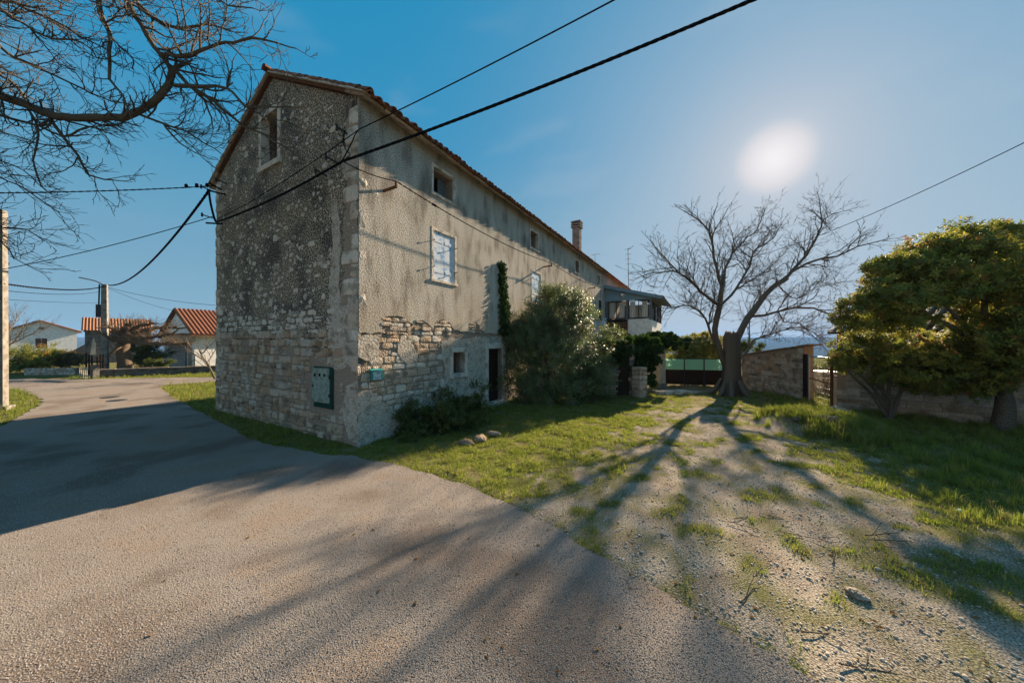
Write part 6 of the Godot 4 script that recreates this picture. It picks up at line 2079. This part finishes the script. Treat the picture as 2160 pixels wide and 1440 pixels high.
	# left: hedges and shrubs
	for q in [["hedge_bush", "yellow green bush in front of the white house, behind the rubble wall", [E(70, 755, 26.0, 48, 26, 1.0, 1100), E(40, 768, 25.5, 30, 18, 0.8, 400)], P(65, 720, 26), 1], ["hedge_bush", "brownish hedge right of the yellow green bush by the white house", [E(125, 755, 27.0, 36, 20, 0.8, 900), E(148, 760, 26.6, 16, 16, 0.6, 260)], P(125, 720, 27), 4], ["garden_bush", "dark bush under the arms of the pollarded tree", [E(318, 752, 27.0, 26, 26, 0.8, 800), E(298, 765, 26.6, 18, 12, 0.6, 240)], P(315, 720, 27), 3], ["clipped_hedge", "low dark clipped hedge before the garage", [E(335, 768, 25.6, 26, 6, 0.4, 320)], P(335, 720, 25.6), 3]]:
		var o := thing(q[0], q[1], "bush")
		mb = MB.new()
		var f: Vector3 = q[3] - Vector3(0, EYE, 0)
		var tops: Array = []
		for l in q[2]:
			tops.append(l[0])
		tops.append(q[2][0][0] + Vector3(0.5, 0.2, 0))
		stems(mb, f, tops, 0.04)
		obj("stem", mb, M.bark, o)
		foliage("leaves", q[2], soft, M.leaf_soft, q[4], Vector2(1.2, 2.0), o, 0.8)

# ---------------------------------------------------------------- wires
func build_wires() -> void:
	var hook := HT * gab(722, 340, 0.3)
	var hook2 := HT * gab(455, 468, 0.3)
	var away := P(1530, -8, 5.3)
	var dir := (away - hook)
	var mb := MB.new()
	var p := sag_line(hook, hook + dir * 1.9, 0.25, 40)
	twisted(mb, p, 0.017, 0.0155, 4, 0.6)
	mb.tube(p, even(0.01, p.size()), 5)
	tag(obj("power_cable", mb, M.cable, self), "thick twisted black power cable running from the house corner over the yard", "cable")
	mb = MB.new()
	p = sag_line(hook, hook2, 0.12, 24)
	twisted(mb, p, 0.016, 0.015, 3, 0.6)
	tag(obj("power_cable", mb, M.cable, self), "thick twisted black cable strung along the gable wall", "cable")
	mb = MB.new()
	var h3 := HT * gab(758, 272, 0.12)
	var a2 := P(1275, -6, 5.0)
	wire(mb, h3, h3 + (a2 - h3) * 1.9, 0.12, 0.0125, 30)
	tag(obj("phone_cable", mb, M.cable, self), "thin black cable above the thick one, from the corner into the sky", "cable")
	mb = MB.new()
	wire(mb, h3, HT * gab(458, 462, 0.1), 0.12, 0.012, 24)
	tag(obj("phone_cable", mb, M.cable, self), "thin dark cable running along the gable above the thick cable", "cable")
	mb = MB.new()
	p = curve([hook + Vector3(0, 0.02, 0), HT * gab(742, 300, 0.28), HT * gab(748, 285, 0.25), h3], 0.08)
	mb.tube(p, even(0.015, p.size()), 5)
	p = curve([hook, HT * gab(738, 326, 0.3), HT * gab(731, 318, 0.25), HT * gab(724, 300, 0.15), h3 + Vector3(-0.3, -0.1, 0.1)], 0.08)
	mb.tube(p, even(0.012, p.size()), 5)
	tag(obj("cable_loop", mb, M.cable, self), "drooping cable loop at the top corner of the house", "cable")
	# service line on brackets along the front
	var br := [Vector3(0.7, 6.52, 0.49), Vector3(10.6, 6.54, 0.49), Vector3(18.6, 6.54, 0.49)]
	mb = MB.new()
	wire(mb, hook, HT * br[0], 0.06, 0.012, 12)
	twisted(mb, sag_line(HT * br[0], HT * br[1], 0.22, 30), 0.01, 0.009, 2, 0.35)
	twisted(mb, sag_line(HT * br[1], HT * br[2], 0.12, 24), 0.01, 0.009, 2, 0.35)
	var q0: Vector3 = HT * br[0].lerp(br[1], 0.13) - Vector3(0, 0.1, 0)
	mb.rod(q0, q0 + HT.basis * Vector3(0.14, -0.01, 0), 0.035)
	tag(obj("service_line", mb, M.cable, self), "thin twisted service line carried on brackets along the house front", "cable")
	# lines to the left
	var lb := HT * gab(440, 402, 0.45)
	var far := P(220, 720, 25.6) + Vector3(0, 4.35, 0)
	mb = MB.new()
	twisted(mb, sag_line(lb, far + Vector3(0.3, 0.1, 0), 0.9, 40), 0.02, 0.024, 3, 0.8)
	tag(obj("power_cable", mb, M.cable, self), "sagging twisted cable from the far pole up to the gable bracket", "cable")
	mb = MB.new()
	p = curve([lb, HT * gab(443, 425, 0.4), HT * gab(450, 455, 0.35), hook2], 0.1)
	mb.tube(p, even(0.035, p.size()), 6)
	mb.rod(lb + HT.basis * Vector3(0.5, 0.05, 0), lb - HT.basis * Vector3(0.05, 0, 0), 0.03)
	mb.rod(HT * gab(434, 470, 0.5), HT * gab(470, 472, 0.0), 0.03)
	mb.rod(HT * gab(440, 385, 0.4), HT * gab(466, 400, 0.0), 0.03)
	tag(obj("bracket_cable", mb, M.cable, self), "hanging black cable and stay irons at the far gable corner", "cable")
	mb = MB.new()
	twisted(mb, sag_line(HT * gab(448, 392, 0.5), P(-40, 407, 9.8), 0.05, 24), 0.012, 0.011, 2, 0.4)
	for k in 3:
		var c := HT * gab(445, 390, 0.5)
		mb.lump(c.lerp(P(-40, 407, 9.8), 0.02 + 0.05 * k), Vector3(0.05, 0.08, 0.05), rng, 0.2)
	tag(obj("telephone_wire", mb, M.cable, self), "upper thin wire from the gable corner to the left, under the boughs", "wire")
	mb = MB.new()
	wire(mb, HT * gab(452, 455, 0.4), P(3, 568, 11.8), 0.12, 0.014, 24)
	tag(obj("telephone_wire", mb, M.cable, self), "slanting thin wire from the gable to the near pole", "wire")
	mb = MB.new()
	var np := P(5, 598, 11.8)
	twisted(mb, sag_line(far, np, 0.25, 30), 0.02, 0.02, 2, 0.6)
	wire(mb, far - Vector3(0, 0.35, 0), np - Vector3(0, 0.25, 0), 0.2, 0.012, 20)
	tag(obj("power_cable", mb, M.cable, self), "level cable from the far pole to the near pole", "cable")
	mb = MB.new()
	wire(mb, far - Vector3(0, 1.3, 0), P(5, 631, 11.8), 0.05, 0.008, 20)
	tag(obj("telephone_wire", mb, M.cable, self), "lowest faint wire between the two poles", "wire")
	mb = MB.new()
	wire(mb, far, P(475, 645, 24.0), 0.25, 0.014, 20)
	tag(obj("telephone_wire", mb, M.cable, self), "wire from the far pole running right behind the stone house", "wire")
	mb = MB.new()
	wire(mb, far, P(372, 656, 29.4), 0.2, 0.012, 20)
	tag(obj("telephone_wire", mb, M.cable, self), "wire from the far pole down to the garage roof", "wire")
	mb = MB.new()
	wire(mb, P(2240, 262, 12.0), P(1560, 545, 40.0), 0.8, 0.02, 30)
	tag(obj("telephone_wire", mb, M.cable, self), "single wire crossing the sky at right behind the bare tree", "wire")
	mb = MB.new()
	wire(mb, P(1392, 712, 17.6), P(1600, 702, 15.9), 0.08, 0.007, 16)
	wire(mb, P(1392, 718, 17.6), P(1536, 712, 15.5), 0.15, 0.006, 16)
	tag(obj("line_wire", mb, M.galvanised, self), "pale washing lines stretched from the ivy gateway to the stump", "wire")

# ---------------------------------------------------------------- grass, moss, gravel stones
func tuft(n: int, h: float, w: float, lean: float) -> ArrayMesh:
	var mb := MB.new()
	for k in n:
		var an := rr(0, TAU)
		var d := Vector3(cos(an), 0, sin(an))
		var p := d * rr(0.0, 0.05)
		var l := h * rr(0.55, 1.1)
		var b := lean * rr(0.4, 1.4)
		var m := p + Vector3(0, l * 0.6, 0) + d * l * b * 0.35
		var tip := p + Vector3(0, l * (1.0 - b * 0.25), 0) + d * l * b
		var s := d.cross(Vector3.UP) * w * 0.5
		mb.quad(p - s, p + s, m + s * 0.8, m - s * 0.8, d + Vector3(0, 0.5, 0))
		mb.flat(m - s * 0.8, m + s * 0.8, tip, d + Vector3(0, 0.5, 0))
	return mb.mesh()

func blade_tint() -> Color:
	var k := rng.randf()
	if k < 0.72:
		return Color(0.15, 0.205, 0.04).lerp(Color(0.31, 0.34, 0.085), rng.randf())
	if k < 0.9:
		return Color(0.34, 0.33, 0.11)
	return Color(0.30, 0.25, 0.13)

func build_grass() -> void:
	var house_back := func(x: float, z: float) -> bool:
		var l := HI * Vector3(x, 0, z)
		return l.x > -0.02 and l.x < LEN and l.z < 0.02 and l.z > -WID
	var short := [tuft(9, 0.06, 0.007, 0.8), tuft(8, 0.09, 0.007, 0.7)]
	var long := [tuft(12, 0.22, 0.008, 0.5), tuft(11, 0.3, 0.009, 0.65)]
	var where := [[], [], [], []]
	var tints := [[], [], [], []]
	for k in 150000:
		# closer ground is sown more thickly
		var d := 2.4 + 13.5 * pow(rng.randf(), 0.75)
		var x := rr(-7.5, 15.5)
		if absf(x) > d * 1.68 + 0.6:
			continue
		var z := -d
		if on_road(x, z) or house_back.call(x, z):
			continue
		var g := gravel(x, z)
		var patch := nz.get_noise_2d(x * 1.5 + 31, z * 1.5)
		if rng.randf() < g * 0.9 + (0.12 if g > 0.3 else 0.0) or rng.randf() < 0.32 - patch * 1.6:
			continue
		if z < -12.8 and rng.randf() < 0.4:
			continue
		var right := x > lane_edges(d).y + 0.6
		var loc := HI * Vector3(x, 0, z)
		var tall := bank(x, z) > 0.04 or (right and patch > 0.12 and rng.randf() < 0.35) or (loc.z > 0 and loc.z < 0.8 and loc.x > 0.8 and loc.x < 6 and rng.randf() < 0.3)
		var q := (2 + rng.randi() % 2) if tall else rng.randi() % 2
		var s := rr(0.7, 1.25) * (0.55 if g > 0.4 else 1.0) * (0.75 if tall and not bank(x, z) > 0.04 else 1.0)
		where[q].append(Transform3D(Basis(Vector3.UP, rr(0, TAU)).scaled(Vector3(s, s * rr(0.8, 1.2), s)), Vector3(x, ground_y(x, z) - 0.005, z)))
		tints[q].append(blade_tint())
	# sprigs along the gravel and by the road edge
	for k in 5000:
		var i := rng.randi() % edge_pts.size()
		var p := edge_pts[i]
		if p.y > -1.5 or p.y < -13 or p.x < -7:
			continue
		var x := p.x + rr(-0.03, 0.16)
		var z := p.y - rr(-0.03, 0.12)
		if rng.randf() > 0.45 + nz.get_noise_2d(x * 2.0, z * 2.0) * 1.3:
			continue
		where[0].append(Transform3D(Basis(Vector3.UP, rr(0, TAU)).scaled(Vector3.ONE * rr(0.5, 1.0)), Vector3(x, ground_y(x, z), z)))
		tints[0].append(blade_tint())
	# far verges left of the house
	for k in 42000:
		var x := rr(-30, -6)
		var z := rr(-26, -8)
		var l := HI * Vector3(x, 0, z)
		if on_road(x, z) or house_back.call(x, z) or absf(x) > -z * 1.66:
			continue
		if rng.randf() < 0.3 - nz.get_noise_2d(x * 0.8, z * 0.8):
			continue
		var s := rr(1.0, 1.8)
		var q := 1 if rng.randf() < 0.9 else 2
		where[q].append(Transform3D(Basis(Vector3.UP, rr(0, TAU)).scaled(Vector3(s, s * 0.8, s)), Vector3(x, ground_y(x, z) - 0.005, z)))
		tints[q].append(blade_tint().lerp(Color(0.2, 0.2, 0.05), rr(0, 0.5)))
	var lawn := part("grass", self)
	struct(lawn, "stuff")
	lawn.set_meta("label", "green grass of the verges, the yard and the bank")
	for q in 4:
		struct(multi("blades", (short + long)[q], M.blade, where[q], tints[q], lawn), "stuff")
	# loose stones of the lane, some spilt over the edge of the road
	var pm: Array = []
	for k in 3:
		var mb := MB.new()
		mb.lump(Vector3.ZERO, Vector3(1.2, 0.6, 0.9), rng, 0.28, 3, 6)
		pm.append(mb.mesh())
	var pw := [[], [], []]
	var pt := [[], [], []]
	for k in 80000:
		var d := 1.2 + 10.5 * pow(rng.randf(), 1.5)
		var x := rr(-1, 9.5)
		if absf(x) > d * 1.66 + 0.4:
			continue
		var z := -d
		if on_road(x, z) or rng.randf() > gravel(x, z) + 0.04:
			continue
		var s := 0.0035 + 0.011 * pow(rng.randf(), 3.2) + (rr(0.006, 0.018) if rng.randf() < 0.008 else 0.0)
		var q := k % 3
		pw[q].append(Transform3D(Basis.from_euler(Vector3(rr(-0.4, 0.4), rr(0, TAU), rr(-0.4, 0.4))).scaled(Vector3.ONE * s), Vector3(x, ground_y(x, z) + s * 0.2, z)))
		pt[q].append(Color(0.55, 0.485, 0.405).lerp(Color(0.40, 0.335, 0.265), rng.randf()) if rng.randf() < 0.95 else Color(0.58, 0.53, 0.46))
	for k in 9000:
		var p := edge_pts[rng.randi() % edge_pts.size()]
		if p.y > 0.5 or p.y < -7.5 or p.x < -3.6:
			continue
		var s := 0.004 + 0.008 * pow(rng.randf(), 2.0)
		var o := Vector2(rr(-1, 1), rr(-1, 1)) * 0.22 * rng.randf() * (1.0 + nz.get_noise_2d(p.x * 1.5, p.y * 1.5) * 1.5)
		pw[k % 3].append(Transform3D(Basis.from_euler(Vector3(rr(-0.4, 0.4), rr(0, TAU), 0)).scaled(Vector3.ONE * s), Vector3(p.x + o.x, 0.013 + s * 0.2, p.y + o.y)))
		pt[k % 3].append(Color(0.46, 0.40, 0.33).lerp(Color(0.28, 0.22, 0.17), rng.randf()))
	var cw: Array = []
	var ct: Array = []
	for k in 130000:
		var d := 1.7 + 5.0 * pow(rng.randf(), 1.35)
		var x := rr(-1, 1) * (d * 1.65 + 0.3)
		if not on_road(x, -d):
			continue
		var s := rr(0.0035, 0.0075)
		cw.append(Transform3D(Basis.from_euler(Vector3(rr(-0.5, 0.5), rr(0, TAU), rr(-0.5, 0.5))).scaled(Vector3.ONE * s), Vector3(x, 0.0115 + s * 0.05, -d)))
		var g := rng.randf()
		ct.append(Color(0.36, 0.325, 0.29).lerp(Color(0.17, 0.145, 0.125), g) if rng.randf() < 0.93 else Color(0.06, 0.052, 0.047))
	var chips := multi("road_chippings", pm[0], M.pebble, cw, ct)
	struct(chips, "stuff")
	chips.set_meta("label", "coarse stone chippings bedded in the worn asphalt")
	var dl := MB.new()
	leaf_shape(dl, Vector3(-0.03, 0.004, 0), Vector3.RIGHT, Vector3.UP, 0.06, 0.032, 0.15)
	var dm := dl.mesh()
	var fw: Array = []
	var ft: Array = []
	for k in 900:
		var d := 2.0 + 11.0 * pow(rng.randf(), 1.2)
		var x := rr(-0.9, 1.0) * d * 1.55
		var z := -d
		if house_back.call(x, z) or (on_road(x, z) and rng.randf() < 0.86):
			continue
		fw.append(Transform3D(Basis.from_euler(Vector3(rr(-0.3, 0.3), rr(0, TAU), rr(-0.3, 0.3))).scaled(Vector3.ONE * rr(0.6, 1.2)), Vector3(x, maxf(ground_y(x, z), 0.012 if on_road(x, z) else -1.0) + 0.006, z)))
		ft.append(Color(0.16, 0.09, 0.045).lerp(Color(0.30, 0.2, 0.1), rng.randf()))
	var fallen := multi("fallen_leaves", dm, M.leaf_soft, fw, ft)
	struct(fallen, "stuff")
	fallen.set_meta("label", "scattered brown dead leaves on the lane, verge and road")
	var loose := part("gravel", self)
	struct(loose, "stuff")
	loose.set_meta("label", "loose pale gravel stones on the lane")
	for q in 3:
		struct(multi("pebbles", pm[q], M.pebble, pw[q], pt[q], loose), "stuff")
